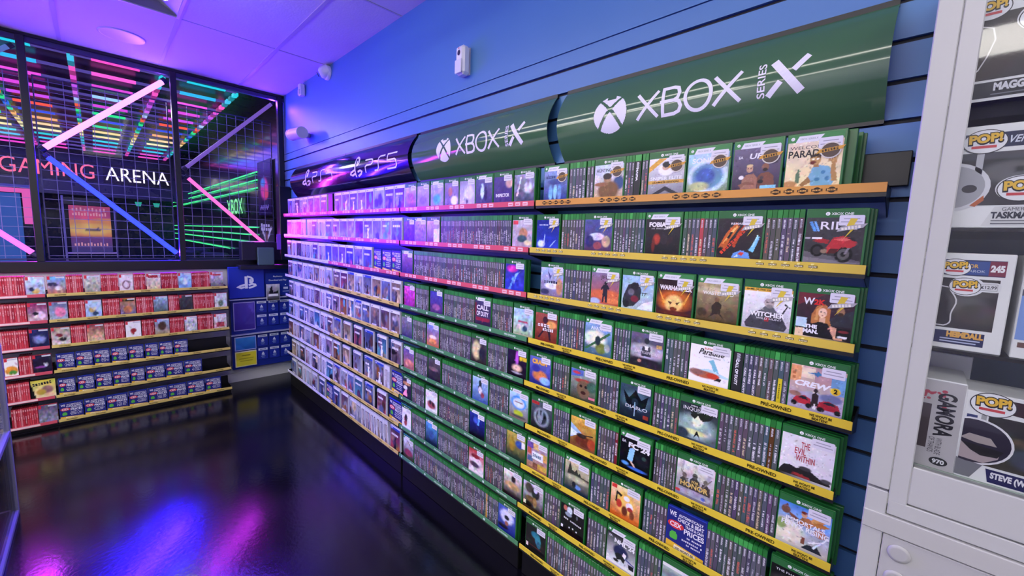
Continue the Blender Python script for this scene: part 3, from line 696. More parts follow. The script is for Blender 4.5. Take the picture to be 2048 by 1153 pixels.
E_ = [
 [('s',-2.045,-1.8831,20),('c',-1.8783,-1.7816),('c',-1.7708,-1.6753),('s',-1.6726,-1.5819,10),('c',-1.5746,-1.4846),('s',-1.4798,-1.3781,10),('c',-1.3742,-1.2874),('s',-1.2823,-1.2082,7),('c',-1.2039,-1.1109),('s',-1.1054,-0.9937,9),('c',-0.9902,-0.8962),('s',-0.8926,-0.76,10),('c',-0.7549,-0.6548)],
 [('s',-2.0592,-1.8861,20),('c',-1.8821,-1.782),('c',-1.7736,-1.6763),('s',-1.6701,-1.582,10),('c',-1.5802,-1.4866),('s',-1.4809,-1.3813,10),('c',-1.3783,-1.2826),('s',-1.2774,-1.1711,9),('c',-1.1679,-1.0716),('s',-1.0659,-0.9937,6),('c',-0.9902,-0.8966),('s',-0.8906,-0.7351,11),('c',-0.7313,-0.6335)],
 [('s',-2.0585,-1.8915,19),('c',-1.8858,-1.7864),('c',-1.7746,-1.6736),('s',-1.6701,-1.5848,9),('c',-1.582,-1.4837),('s',-1.4808,-1.36,11),('c',-1.356,-1.2585),('s',-1.2522,-1.1725,7),('c',-1.1692,-1.0698),('s',-1.0664,-0.9677,8),('c',-0.9641,-0.8713),('s',-0.8664,-0.7496,9),('c',-0.7457,-0.641)],
 [('c',-2.0194,-1.9529),('s',-1.949,-1.8844,7),('c',-1.882,-1.7839),('k',-1.7624,-1.6608),('k',-1.6563,-1.5592),('k',-1.5545,-1.461),('k',-1.4531,-1.3546),('k',-1.3474,-1.2508),('k',-1.2422,-1.1549),('k',-1.1493,-1.0564),('k',-1.0471,-0.9469)],
 [('s',-2.0177,-1.9091,12),('v',-1.9059,-1.7751),('k',-1.7638,-1.6676),('k',-1.6584,-1.5615),('k',-1.5558,-1.4565),('k',-1.4525,-1.3499),('k',-1.3447,-1.2536),('k',-1.2471,-1.1175),('k',-1.1141,-0.9894),('k',-0.9835,-0.8512)],
 [('s',-2.0118,-1.881,15),('c',-1.8793,-1.7773),('k',-1.7703,-1.6373),('k',-1.6327,-1.5073),('k',-1.5034,-1.372),('k',-1.3679,-1.2444),('k',-1.2411,-1.11),('k',-1.1054,-0.9745),('k',-0.9696,-0.8381),('k',-0.833,-0.7094)],
]
# ------------------------------------------------------------------ price promise cards
_card = {}
def price_card(org, rz, w, h, label, big=False, group=None):
    k = (round(w,3), h, big)
    if k not in _card:
        a = MB(); a.bbox(0, w, 0, .012, 0, h, .001, '1c2468')
        b = MB(); y = -.0006; W_ = 'f0f0fa'
        b.face([(.002,y,.002),(w-.002,y,.002),(w-.002,y,h-.002),(.002,y,h-.002)], '262c7c'); y -= .0003
        f = lambda s, u, v, hh, ww, c=W_, bd=.025: b.text(s, u*w, v*h, hh*h, c, y-.0003, bold=bd, width=ww*w)
        f('WE', .06, .82, .10, .18); f('AUTOMATICALLY', .30, .86, .055, .62); f('CHECK & BEAT', .28, .76, .075, .66)
        b.disc(.24*w, y-.0001, .645*h, .21*w, .085*h, 'd83c40', 24); f('CEX', .09, .60, .095, .30)
        f('TRADE & CASH', .48, .68, .055, .46); f('PRICES', .46, .545, .105, .5)
        rrect(b, .10*w, .30*w, .32*h, .46*h, .006, y, '58b848'); b.box(.14*w, .26*w, y-.0002, y, .46*h, .49*h, '58b848')
        for u, v, ww in ((.46,.46,.46),(.42,.38,.52),(.46,.31,.44)): marks(b, u*w, v*h, ww*w, .035*h, 11, W_, y-.0003)
        b.face([(.002,y,.002),(w-.002,y,.002),(w-.002,y,.19*h),(.002,y,.26*h)], 'e8bc38')
        b.face([(.2*w,y-.0002,.03*h),(.8*w,y-.0002,.03*h),(.78*w,y-.0002,.18*h),(.24*w,y-.0002,.215*h)], 'f4e8c4')
        f("WE WON'T BE", .26, .125, .05, .48, '3a3018'); f('BEATEN!', .3, .05, .055, .36, '3a3018')
        _card[k] = [a.build('price_promise_card', M_BLUEC), b.build('card_print', M_PRINT)]
        o, c = _card[k]
    else:
        o, c = [q.copy() for q in _card[k]]; COL.objects.link(o); COL.objects.link(c)
    c.parent = o; tag(o, label, 'card', group); place(o, org, rz)
    return o
def place(o, org, rz): o.location = org; o.rotation_euler = (0, 0, rz)
# ------------------------------------------------------------------ game cases
H_G, T_G = .171, .0145
_shell = {}
def shell(kind, w, t, h, mat, horizontal=False):
    k = (kind, round(w,4), round(t,4), h)
    if k not in _shell:
        mb = MB(); mb.bbox(0, w, 0, t, 0, h, .0012, 'ffffff')
        o = mb.build(kind, mat); _shell[k] = o.data; bpy.data.objects.remove(o)
    return _shell[k]
def orb_small(mb, x, z, r, y, col='f2f4f2'):
    mb.disc(x, y, z, r, r, col, 14); mb.face([(x-r*.1,y-.0002,z+r*.2),(x+r*.62,y-.0002,z-r*.75),(x,y-.0002,z-r*.1),(x-r*.62,y-.0002,z-r*.75)], '2f7a3c')
def green_front(mb, w, h, style, spec, tt, seed, nx=68, nz=78):
    x0, x1, zb, zt = .003, w-.0055, .0045, h-.004; y = -.0004
    zs_ = h-.0235
    zv = zb+.0255                                  # the strip hides the lowest edge of the sleeve
    A = raster(spec+(';d 230 .016' if nx > 30 else ';d 60 .035'), nx, nz, seed); put_raster(mb, A, x0, x1, zv, zs_, y)
    mb.mesh([(x0,y,zb),(x1,y,zb),(x1,y,zv),(x0,y,zv)], [(0,1,2,3)], [tuple(A[0,0]),tuple(A[0,-1]),tuple(A[0,-1]),tuple(A[0,0])])
    if style == 'o':
        mb.face([(x0,y,zs_),(x1,y,zs_),(x1,y,zt),(x0,y,zt)], '2f6b3b')
        orb_small(mb, x0+(x1-x0)*.36, (zs_+zt)/2, .0048, y-.0003)
        mb.text('XBOX ONE', x0+(x1-x0)*.42, (zs_+zt)/2-.003, .006, 'eaf2ea', y-.0003, bold=.02)
    elif style == 'w':
        mb.face([(x0,y,zs_),(x1,y,zs_),(x1,y,zt),(x0,y,zt)], '2f6b3b')
        mb.face([(x0,y-.0002,zs_-.008),(x1,y-.0002,zs_-.008),(x1,y-.0002,zs_+.004),(x0,y-.0002,zs_+.004)], 'ececec')
    else:
        mb.face([(x0,y,zs_),(x1,y,zs_),(x1,y,zt),(x0,y,zt)], '3f8a4c')
        mb.face([(x0+.016,y-.0002,zs_-.001),(x1-.055,y-.0002,zs_-.001),(x1-.042,y-.0002,zt-.004),(x0+.024,y-.0002,zt-.004)], 'e9e9f1')
        mb.text('XBOX SERIES X', x0+.026, zs_+.005, .005, '8a90a0', y-.0004, width=.04)
        orb_small(mb, x0+.010, (zs_+zt)/2, .0045, y-.0003)
    titles(mb, tt, x0, x1-x0, zv, zs_-zv, y-.0006)
def price_label(parent, w, h):
    mb = MB(); x1 = w-.008; x0 = x1-.050; z1 = h-.018; z0_ = z1-.026
    rrect(mb, x0, x1, z0_, z1, .003, -.0026, 'e4e2ea')
    for k, (a, b) in enumerate(((.18, .82), (.08, .92))): mb.box(x0+.05*a, x0+.05*b, -.0028, -.0026, z1-.010-.008*k, z1-.0075-.008*k, 'a8a6b4')
    mb.build('price_label', M_PRINT, parent)
def promo(parent, w, h, kind):
    mb = MB(); cx, cz = w*.76, h*.70
    if kind == 'G':
        mb.disc(cx, -.003, cz, .0225, .021, 'dcd6cc', 24); mb.disc(cx, -.0032, cz, .0195, .018, '5a4a40', 24)
        mb.face([(cx-.030,-.0034,cz-.007),(cx+.024,-.0034,cz+.001),(cx+.030,-.0034,cz+.010),(cx-.024,-.0034,cz+.003)], 'd8a040')
        marks(mb, cx-.018, cz-.004, .036, .007, 6, '2a1c10', -.0036, .14)
    else:
        mb.face([(cx-.004,-.003,cz+.026),(cx+.010,-.003,cz+.024),(cx+.004,-.003,cz+.010),(cx+.014,-.003,cz+.010),(cx-.014,-.003,cz-.026),(cx-.002,-.003,cz-.004),(cx-.014,-.003,cz-.004)], 'dcc440')
        mb.face([(cx-.030,-.0033,cz-.009),(cx+.022,-.0033,cz+.002),(cx+.030,-.0033,cz+.013),(cx-.022,-.0033,cz+.004)], 'b4b2b4')
        marks(mb, cx-.02, cz-.005, .04, .008, 6, 'f4f0e4', -.0035, .16)
    mb.build('promo_sticker', M_PRINT, parent)

# art of the bay beside the white cabinet: (row, n-th cover) -> style, promo, short name, label, picture, lettering
def T(s, x, y, h, c, **k): return (s, x, y, h, c, k)
RA = [
 [('s','G','blue squad','green case showing blue armoured figures, top shelf beside the white cabinet','g 243a98 8898cc;e .3 .25 .09 .26 7ab0ec .6;e .5 .28 .08 .28 8cc0f0 .5;e .68 .24 .09 .26 7098d8 .6;e .5 .62 .3 .1 4a58a0 .6;n .35 9',[T('~5',.1,.74,.1,'28306a',width=.05)]),
  ('o','G','aiming man','green case showing a capped man with a rifle, top shelf','g c8a888 c4d4ee;e .85 .42 .18 .22 3c5a90 .5;e .5 .2 .36 .3 8a6240 .4;e .25 .4 .25 .06 a87050 .4;e .46 .56 .13 .12 b08868 .3;e .45 .64 .15 .10 3a3034 .3;n .2 10',[T('HUNTING',.07,.78,.1,'303850',bold=.01,width=.062)]),
  ('o','G','yellow ribboned','green case with a sniper below a yellow corner ribbon, top shelf','g 8c8c96 dcdae0;e .5 .68 .22 .16 eeeef4 .4;e .48 .74 .1 .08 c8a890 .3;e .5 .82 .12 .08 2c2c36 .3;p e0a848 .0 .62 .52 1.0 .3 1.0 .0 .78;r dda84c .0 .29 1 .38;p 3a3a46 .1 .0 .5 .22 .9 .0 .7 .0 .5 .1 .3 .0;n .12 9',[T('SNIPER ELITE',.06,.40,.085,'f4f4f8',bold=.03,width=.108),T('ULTIMATE EDITION',.12,.31,.045,'3a2c18',bold=.02,width=.09)]),
  ('s','G','pale swirl','green case with a pale teal ring swirl, top shelf beside the white cabinet','g 88a078 a8cce8;e .5 .4 .48 .42 cfe2f4 .25;e .5 .4 .40 .34 6a98c0 .4;e .45 .42 .24 .2 4a6ab8 .5;e .3 .15 .25 .12 c0c890 .6;n .25 8',[T('SONIC',.1,.76,.12,'f4f6ff',bold=.03,width=.075)]),
  ('s','G','two fighters','green case with two bare chested fighters, top shelf beside the white cabinet','g 44364e 7c7090;p b07c68 .2 0 .22 .24 .3 .36 .46 .38 .54 .28 .54 0;e .37 .5 .07 .09 c49880 .14;e .37 .575 .07 .035 d8bc90 .2;p 9a6654 .14 .12 .3 .2 .48 .16 .5 .1 .3 .12 .2 .04;e .2 .3 .055 .05 e8e4e8 .2;p 8a5848 .56 0 .54 .28 .62 .38 .78 .4 .88 .3 .92 0;e .7 .52 .075 .09 9c6a54 .14;e .7 .46 .05 .04 3a2a28 .2;e .64 .27 .04 .04 5a4a50 .3;e .62 .18 .06 .05 2a2830 .2;e .34 .51 .015 .01 402828 .3;e .4 .51 .015 .01 402828 .3;p 8cd0f4 .62 0 .95 0 .95 .09 .62 .08;n .12 10',[T('UFC',.34,.74,.12,'f6f4fa',bold=.03,shear=.2,width=.05),T('EA',.11,.755,.06,'dcdce8',bold=.03)]),
  ('s','G','waving figure','green case with a waving figure on cream, last on the top shelf','g ecd8a0 dccab4;p 7ab0c8 .5 0 .44 .22 .5 .42 .62 .46 .8 .42 .9 .1 .86 0;e .7 .3 .04 .04 4a88b0 .3;e .6 .15 .05 .04 4a88b0 .3;e .78 .16 .04 .05 4a88b0 .3;p b08050 .52 .42 .52 .5 .6 .5 .62 .42;e .54 .58 .1 .11 c89c60 .14;e .5 .52 .06 .04 7a2a28 .2;p 6a4a30 .44 .62 .46 .7 .56 .73 .64 .68 .64 .6 .56 .66;e .5 .6 .025 .02 f0e8d0 .2;e .58 .6 .025 .02 f0e8d0 .2;p c09058 .86 .1 .82 .36 .84 .48 .9 .48 .92 .3 .96 .1;e .87 .52 .05 .06 c09058 .2;p c09058 .83 .56 .8 .65 .83 .65 .855 .57;p c09058 .86 .57 .855 .68 .88 .68 .885 .57;p c09058 .89 .57 .91 .67 .935 .66 .915 .55;p c09058 .83 .51 .77 .56 .78 .59 .84 .56;p a87c48 .44 .22 .28 .04 .34 0 .5 .1;p 6a8868 .2 .08 .2 .28 .225 .34 .225 .4 .255 .4 .255 .34 .28 .28 .28 .08;e .1 .06 .14 .08 c89058 .5;n .12 10',[T('WELCOME',.05,.84,.07,'4a4040',width=.08),T('PARADIZE',.03,.66,.15,'2c2428',bold=.02,width=.10)])],
 [('o','Y','deep blue','green case with a deep blue starlit cover, second shelf beside the white cabinet','g 2a44c8 182a96;e .22 .14 .16 .12 cfe0ff .8;p 9ab8ff .30 .1 .36 .1 .40 .45 .37 .5;p 88a8f8 .6 .05 .66 .05 .9 .3 .8 .25;n .3 8',[T('~6',.12,.8,.05,'c8d4ff',width=.05)]),
  ('o','Y','violet robot','green case with a pale robot on violet, second shelf beside the white cabinet','g 5a3a6a 5a62a8;e .45 .45 .28 .12 d4d0ec .4;e .6 .7 .2 .1 5060a0 .4;e .8 .3 .15 .18 c8a890 .4;e .5 .16 .15 .12 a85060 .4;e .2 .3 .15 .2 303070 .5;n .4 9',[]),
  ('s','Y','red smear','green case with a red smear on black, second shelf from the top','g 1a1a1e 3c363c;e .34 .42 .10 .15 c04030 .7;e .25 .25 .05 .2 7a2a24 .7;e .55 .42 .1 .14 3a3438 .4;n .3 9',[T('FOBIA',.1,.78,.12,'f4f0f0',bold=.05,width=.06),T('~14',.14,.71,.035,'b0a8a8',width=.06)]),
  ('o','Y','orange car','green case with an orange streaking car, second shelf from the top','g 2c222a 3c343a;p d86a2c .02 .2 .2 .62 .42 .9 .5 .8 .3 .45 .16 .1;p f4b460 .12 .34 .3 .66 .44 .84 .46 .78 .3 .56;p 2c2228 .22 .5 .3 .66 .36 .66 .28 .48;p c84c24 .36 .3 .46 .62 .6 .86 .62 .8 .5 .5 .42 .26;e .1 .16 .1 .1 1c161c .3;p 6a9ce4 .36 0 .4 .12 .56 .2 .74 .14 .78 0;p e04838 .5 .1 .56 .16 .64 .14 .6 .06;p e8f0fa .42 .02 .5 .1 .52 .04;p 7ac4f4 .74 .2 .9 .56 .96 .54 .84 .16;p a8d8f8 .8 .3 .9 .6 .92 .58 .83 .28;n .22 10',[T('REMASTERED',.3,.84,.05,'f0ecf0',bold=.02,width=.065),T('~10',.14,.08,.085,'e04a30',bold=.03,rot=.85,width=.105)]),
  ('o','Y','red motorcycle','green case with a red racing motorcycle, last on the second shelf','g 3c3a3e 4a484c;p 706c72 0 .25 1 .06 1 0 0 0;p 8a868c 0 .12 1 .02 1 0 0 0;e .24 .27 .12 .14 141416 .12;e .24 .27 .075 .09 3c3a3c .2;e .7 .2 .155 .18 121214 .12;e .7 .2 .10 .12 6a6866 .15;e .7 .2 .045 .055 1c1c1e .2;p 8a8488 .7 .2 .74 .2 .84 .44 .8 .46;p c8323a .4 .34 .5 .56 .66 .6 .84 .56 .92 .44 .82 .34 .66 .36 .56 .22 .42 .2;p e86a64 .52 .52 .66 .57 .8 .53 .7 .48;p 5c1a22 .42 .2 .56 .22 .62 .32 .46 .32;p b82c34 .14 .48 .24 .56 .44 .5 .42 .42 .28 .44;p 2c2a30 .74 .56 .84 .56 .9 .48 .82 .5;r e8e4ec .12 .53 .3 .57;r a8a4b0 0 .52 .1 .56;e .36 .26 .06 .05 a08870 .3;p 5a9ae0 .04 .92 .1 .92 .2 .7 .14 .7;p 78b0ec .13 .92 .17 .92 .25 .7 .21 .7;n .12 12',[T('RIDE',.26,.74,.17,'f2eef4',bold=.01,width=.075),T('5',.86,.76,.12,'5a9ae0',bold=.02)])],
 [('o','Y','icy peaks','green case with pale icy peaks and an orange fighter, third shelf from the top','g 8a7898 b0bcea;p 4a4a88 .3 .9 .42 .55 .55 .85 .46 .7;e .5 .35 .3 .12 e4e4f4 .5;e .84 .35 .14 .3 c8906a .5;e .2 .12 .2 .1 404068 .5;n .4 9',[T('~6',.16,.44,.1,'2c2c50',bold=.03,width=.075)]),
  ('s','Y','lone swordsman','green case with a dark figure standing before a red sunset','g c85838 8878a0;e .5 .3 .6 .16 e07048 .7;e .75 .12 .3 .1 e88450 .6;e .15 .06 .2 .1 a8b8e0 .6;p 2e2a38 .42 .04 .47 .04 .5 .28 .54 .04 .6 .04 .6 .5 .66 .42 .67 .5 .6 .62 .45 .62 .36 .5 .38 .42 .44 .5;e .53 .67 .055 .06 2e2630 .2;n .18 9',[T('JEDI',.34,.80,.11,'50404c',bold=.01,width=.045)]),
  ('o','Y','leaning racer','green case with a leaning motorcycle racer on pale blue, third shelf','g a8b8b8 9ac0e4;p d8e4ec .5 .0 1 .0 1 .3 .7 .2;p 3a3a44 .05 .35 .2 .72 .5 .8 .62 .6 .6 .3 .4 .08 .15 .02 .03 .15;e .4 .68 .12 .12 2c2c34 .3;e .42 .3 .12 .1 8a3040 .5;e .15 .12 .1 .12 26262e .3;e .3 .5 .1 .1 787480 .5;n .3 10',[T('TT',.62,.42,.09,'202028',bold=.03,shear=.3)]),
  ('s','Y','glowing mask','green case with a glowing orange horned mask, third shelf from the top','g 4a2026 301a22;e .5 .4 .46 .3 d06a24 .7;p f0a040 .04 .75 .2 .45 .32 .3 .2 .3;p f0a040 .96 .75 .8 .45 .68 .3 .8 .3;e .5 .32 .24 .24 f4c878 .5;p 5a2818 .32 .38 .46 .34 .4 .28;p 5a2818 .68 .38 .54 .34 .6 .28;e .5 .16 .1 .06 8a3c1c .4;e .5 .04 .4 .08 6a2a1c .6;n .3 10',[T('WARHAMMER',.08,.70,.12,'f6eef2',bold=.05,width=.108)]),
  ('s','Y','brown wasteland','green case with a soldier in brown scrub, third shelf from the top','g 5c4828 b4a078;e .5 .8 .6 .1 c8b898 .7;p 3c3228 .3 .06 .4 .2 .38 .4 .5 .56 .62 .45 .6 .22 .7 .08 .55 .2 .45 .18;e .5 .58 .06 .06 8a6a50 .3;e .8 .18 .12 .14 6a5640 .5;e .15 .2 .12 .12 50402c .5;n .35 11',[T('WASTELAND',.14,.70,.085,'f2ece2',bold=.03,width=.09)]),
  ('o','Y','grey swordsman','green case with a grey swordsman under a yellow band, third shelf','g b8b8c0 ecebf0;r e0b040 0 .92 1 1;p 4a4a54 .05 .1 .2 .36 .4 .48 .62 .5 .8 .4 .95 .1 .9 0 .1 0;p 6a6a72 .36 .44 .46 .56 .64 .56 .72 .44 .56 .38;e .55 .66 .105 .13 b8aca8 .12;p d4d4d8 .42 .62 .44 .8 .54 .86 .66 .8 .68 .62 .63 .76 .48 .76;e .56 .57 .07 .05 8c8688 .2;p 4c4448 .49 .68 .54 .67 .54 .655 .49 .66;p 4c4448 .58 .67 .63 .68 .63 .66 .58 .655;p 2c2c32 .76 .3 .79 .28 .93 .6 .91 .62;p 2c2c32 .85 .64 .97 .57 .98 .6 .87 .67;e .3 .3 .1 .1 5c5c66 .5;e .75 .25 .1 .1 3c3c46 .5;n .14 10',[T('GAME OF THE YEAR',.04,.945,.035,'3a3018',bold=.03,width=.07),T('WITCHER',.16,.31,.11,'f6f6f8',bold=.04,width=.088),T('WILD HUNT',.3,.24,.045,'e8e8ec',bold=.01,width=.065),T('III',.48,.20,.09,'b03038',bold=.05)]),
  ('o','Y','red haired wrestler','green case with a red haired wrestler, last on the third shelf','g 1e1c24 503440;p 7a2c3a 0 .7 .5 1 0 1;p 3a4048 .5 .4 1 .7 1 .3 .6 .3;p b8d0e0 0 .2 .2 .2 .2 .42 0 .42;r e8c8a8 0 0 .16 .18;p 3a3a42 .62 .4 .7 .56 .9 .56 1 .4 1 .3 .7 .3;e .78 .64 .07 .09 b08464 .14;e .78 .58 .05 .04 4a3428 .2;p c47c44 .3 .1 .27 .5 .36 .72 .5 .77 .6 .66 .61 .4 .68 .16 .5 .2;p dc9c5c .34 .4 .36 .66 .46 .74 .4 .6 .4 .4;e .47 .57 .075 .11 ecc4a4 .12;e .44 .59 .015 .01 503030 .2;e .5 .588 .015 .01 503030 .2;e .47 .51 .022 .01 b05050 .2;p e0b090 .43 .46 .43 .34 .53 .34 .53 .46;p 1c1a20 .18 0 .22 .26 .42 .36 .58 .34 .66 .2 .62 0;p dca484 .62 .3 .74 .26 .86 .1 .86 0 .72 0 .64 .16;r 18181c .74 .04 .98 .26;e .86 .2 .09 .03 8a3038 .4;r e8e8ea .78 .06 .94 .1;n .13 11',[T('W',.1,.74,.15,'f0eef4',bold=.03,width=.025),T('2K',.3,.75,.11,'d83030',bold=.05),T('THE',.17,.20,.075,'f4f4f8',bold=.06,width=.028),T('MAN.',.15,.08,.085,'f4f4f8',bold=.06,width=.034)])],
 [('o','','red dancer','green case with a dark dancer on fiery red, fourth shelf from the top','g 8a3826 b45a50;e .75 .62 .22 .14 f0a860 .7;p 38242c .2 .05 .42 .36 .5 .4 .6 .3 .66 .03 .74 .03 .7 .4 .58 .6 .4 .6 .36 .38 .12 .08;e .46 .76 .12 .13 4a2832 .4;n .3 9',[T('~4',.12,.5,.13,'f4eaec',bold=.02,width=.07,shear=.3),T('~6',.36,.36,.12,'f4eaec',bold=.02,width=.06,shear=.3)]),
  ('s','','green vines','green case with green vines over pale sky, fourth shelf from the top','g 4a7088 88acd8;e .4 .5 .4 .28 e0e8c8 .6;e .62 .2 .2 .18 7a8a40 .5;p 48804c .0 .12 .1 .1 .95 .72 .9 .78;e .5 .45 .1 .16 30424a .4;e .85 .25 .1 .14 a8b4a8 .5;n .35 9',[T('AVATAR',.22,.80,.11,'f0f4fc',bold=.02,width=.07)]),
  ('o','','grey trooper','green case with a grey helmeted trooper over a battlefield','g 3c3840 6c6888;e .5 .45 .6 .22 b8b0c0 .7;e .5 .78 .08 .09 3a3a48 .3;p 4a4858 .38 .6 .62 .6 .66 .3 .34 .3;p f0f0f0 .44 .62 .56 .62 .54 .5 .46 .5;e .5 .1 .6 .14 2c2a34 .5;e .3 .14 .06 .05 b88878 .6;r d0a868 .8 .62 .97 .72;n .35 11',[T('BATTLEFRONT',.14,.38,.08,'e4e0e8',width=.095)]),
  ('o','','crashed car','white fronted green case with a crashed red car, fourth shelf','g eceaf0 f0f0f4;p b8d8e0 .0 .25 .5 .38 .6 .36 1 .24 1 .2 .0 .18;p 7cbcd0 .48 .6 .6 .66 .72 .4 .76 .3 .62 .34 .56 .5;e .4 .20 .34 .1 c06a4c .5;e .62 .2 .16 .08 d04830 .4;p 2c2a30 .66 .1 .74 .18 .84 .18 .8 .08 .74 .1;e .2 .24 .2 .08 a0706a .7;n .1 12',[T('BURNOUT',.36,.90,.05,'d04848',bold=.02,width=.04),T('Paradise',.22,.76,.15,'2c2a30',bold=.02,shear=.35,width=.075),T('REMASTERED',.36,.68,.035,'6a6870',width=.05)]),
  ('o','','two red cars','green case with two red cars and a yellow number disc, fourth shelf','g a89aa8 d8b8a8;r e0a070 0 .6 .2 .98;r e4d0b8 .2 .72 .45 .96;r c098a0 .45 .62 .75 1;r 78a8d0 .75 .45 1 .9;r c87848 .04 .66 .09 .72;r c87848 .04 .76 .09 .82;p 4a88b8 .3 .84 .48 .88 .5 .93 .54 .88 .72 .84 .54 .83 .5 .78 .46 .83;p b0a8c0 0 .3 .4 .42 1 .36 1 0 0 0;e .78 .34 .2 .1 7880a8 .5;p c83444 .06 .08 .14 .24 .3 .3 .42 .24 .44 .08;p 2a2c38 .18 .22 .26 .28 .34 .27 .38 .19;e .12 .08 .06 .06 1c1a20 .2;e .4 .07 .06 .06 1c1a20 .2;p b82c3c .54 .06 .58 .22 .74 .28 .92 .22 .98 .06;p 2c2e3a .64 .2 .72 .26 .82 .255 .88 .18;e .62 .05 .07 .06 1c1a20 .2;e .92 .05 .06 .06 1c1a20 .2;p 3a2c30 .43 .1 .44 .36 .5 .42 .56 .36 .57 .1;e .5 .46 .04 .05 3a2c34 .2;p e8e4ea .47 .02 .5 .2 .53 .02;e .84 .535 .09 .085 e8c030 .1;e .12 .3 .12 .06 a07868 .5;n .2 12',[T('CREW',.08,.52,.12,'fafaff',bold=.05,shear=.3,width=.078),T('2',.81,.495,.09,'2a2410',bold=.05)])],
 [('o','','orange lettered','green case with orange lettering on blue, fifth shelf from the top','g 28308c 6a70d0;e .5 .3 .34 .2 e08850 .6;e .75 .15 .25 .14 8ab0f4 .6;e .3 .55 .2 .14 4040a8 .5;n .35 8',[T('CRASH',.12,.74,.16,'f4b848',bold=.06,width=.085)]),
  ('o','','zombie face','green case with a rotting zombie face and tropical sky','g 50503c a4b4b0;p 5a70c8 .0 .72 .5 .8 .5 1 .0 1;e .22 .88 .16 .05 d04858 .4;e .55 .62 .4 .08 c04840 .6;e .52 .34 .26 .32 8a6e54 .3;e .42 .44 .06 .05 302420 .4;e .62 .44 .06 .05 302420 .4;e .52 .22 .1 .06 4a2c28 .4;e .85 .5 .2 .2 4a7060 .6;r e88898 .74 .06 .98 .13;n .3 10',[]),
  ('o','','winged demon','green case with a dark winged demon on blue, fifth shelf','g 1a2434 40586e;e .5 .55 .45 .3 58788c .7;p 0e141e .1 .82 .3 .6 .42 .76 .5 .9 .58 .76 .7 .6 .92 .8 .84 .4 .62 .3 .5 .1 .38 .3 .2 .42;e .5 .5 .1 .12 28384a .5;p 9ac0d8 .48 .05 .52 .05 .51 .5 .49 .5;r a03c30 .78 .04 .95 .16;n .25 10',[T('DIABLO',.2,.28,.10,'e4e8ee',width=.085)]),
  ('o','','raven wings','green case with a glowing figure below raven wings, fifth shelf','g 5c6c74 2c3438;e .45 .35 .5 .35 a0bcb8 .7;e .5 .55 .14 .2 e8f0d0 .6;e .45 .2 .3 .08 e0dca0 .7;p 2c3028 .3 .66 .42 .58 .5 .7 .6 .56 .8 .64 .9 .8 .7 .84 .5 .76 .3 .8;p 1c1c20 .42 .02 .47 .2 .5 .26 .54 .2 .6 .02 .55 .1 .5 .14;e .1 .1 .2 .15 384858 .6;n .3 11',[T('~9',.3,.93,.035,'e8e8e8',width=.04),T('INQUISITION',.1,.80,.10,'f2f2f4',width=.105)]),
  ('o','','red lettered','green case with thin red lettering on white, last on the fifth shelf','g d4d2d6 d6d4d8;p 2c2a2c .0 .05 .08 .2 .2 .24 .34 .2 .46 .26 .6 .22 .8 .1 .96 .1 .98 .0 .0 .0;e .5 .24 .12 .05 4a484c .5;p a83a3c .24 .02 .62 .0 .6 .05 .3 .09;e .9 .1 .1 .05 5a585c .6;n .08 10',[T('THE',.38,.72,.15,'b02c34',bold=.01,width=.02),T('EVIL',.27,.56,.15,'b02c34',bold=.01,width=.026),T('WITHIN',.30,.39,.15,'b02c34',bold=.01,width=.044)])],
 [('o','','metal hand','green case with an armoured hand on grey and a red tab, sixth shelf','g 1c1c22 606a78;r c03838 .02 .86 .38 .98;e .5 .42 .36 .36 9aa8b4 .4;e .5 .42 .26 .28 3a424c .5;p 8a98a4 .3 .4 .36 .72 .42 .72 .46 .44 .52 .7 .6 .7 .58 .4 .5 .15 .36 .2;e .66 .46 .05 .06 18181c .3;n .3 10',[]),
  ('o','','yellow buggy','green case with a rally car on yellow, sixth shelf from the top','g 8a5034 e4b850;p 9ab8e0 .0 .75 .45 .48 .0 .2;p d8e0ea .0 .55 .4 .4 .0 .25;e .58 .2 .42 .2 7a3828 .5;e .45 .38 .2 .08 3a2c2c .4;p 3a2c30 .5 .44 .9 .52 .9 .48 .5 .4;e .85 .2 .15 .2 b85030 .5;n .3 10',[T('FORZA',.34,.70,.08,'c87828',bold=.01,width=.045)]),
  ('s','','footballer','green case with a footballer in sky blue on black, sixth shelf','g 0c0c14 18181e;p 8cc4ec .26 .3 .32 .66 .44 .72 .5 .66 .46 .4 .44 .26 .3 .26;e .42 .78 .06 .06 b08870 .3;p d8b8a0 .34 .26 .42 .26 .6 .05 .54 .04;e .6 .06 .3 .05 3c70d8 .7;e .2 .14 .12 .06 5c98e8 .7;e .75 .4 .2 .2 1e222e .7;e .8 .5 .07 .06 3a6058 .5;n .2 9',[T('FC 24',.28,.72,.15,'f4f4f8',bold=.05,rot=-.05,width=.084),T('EA',.07,.82,.08,'d8d8e4',bold=.03)]),
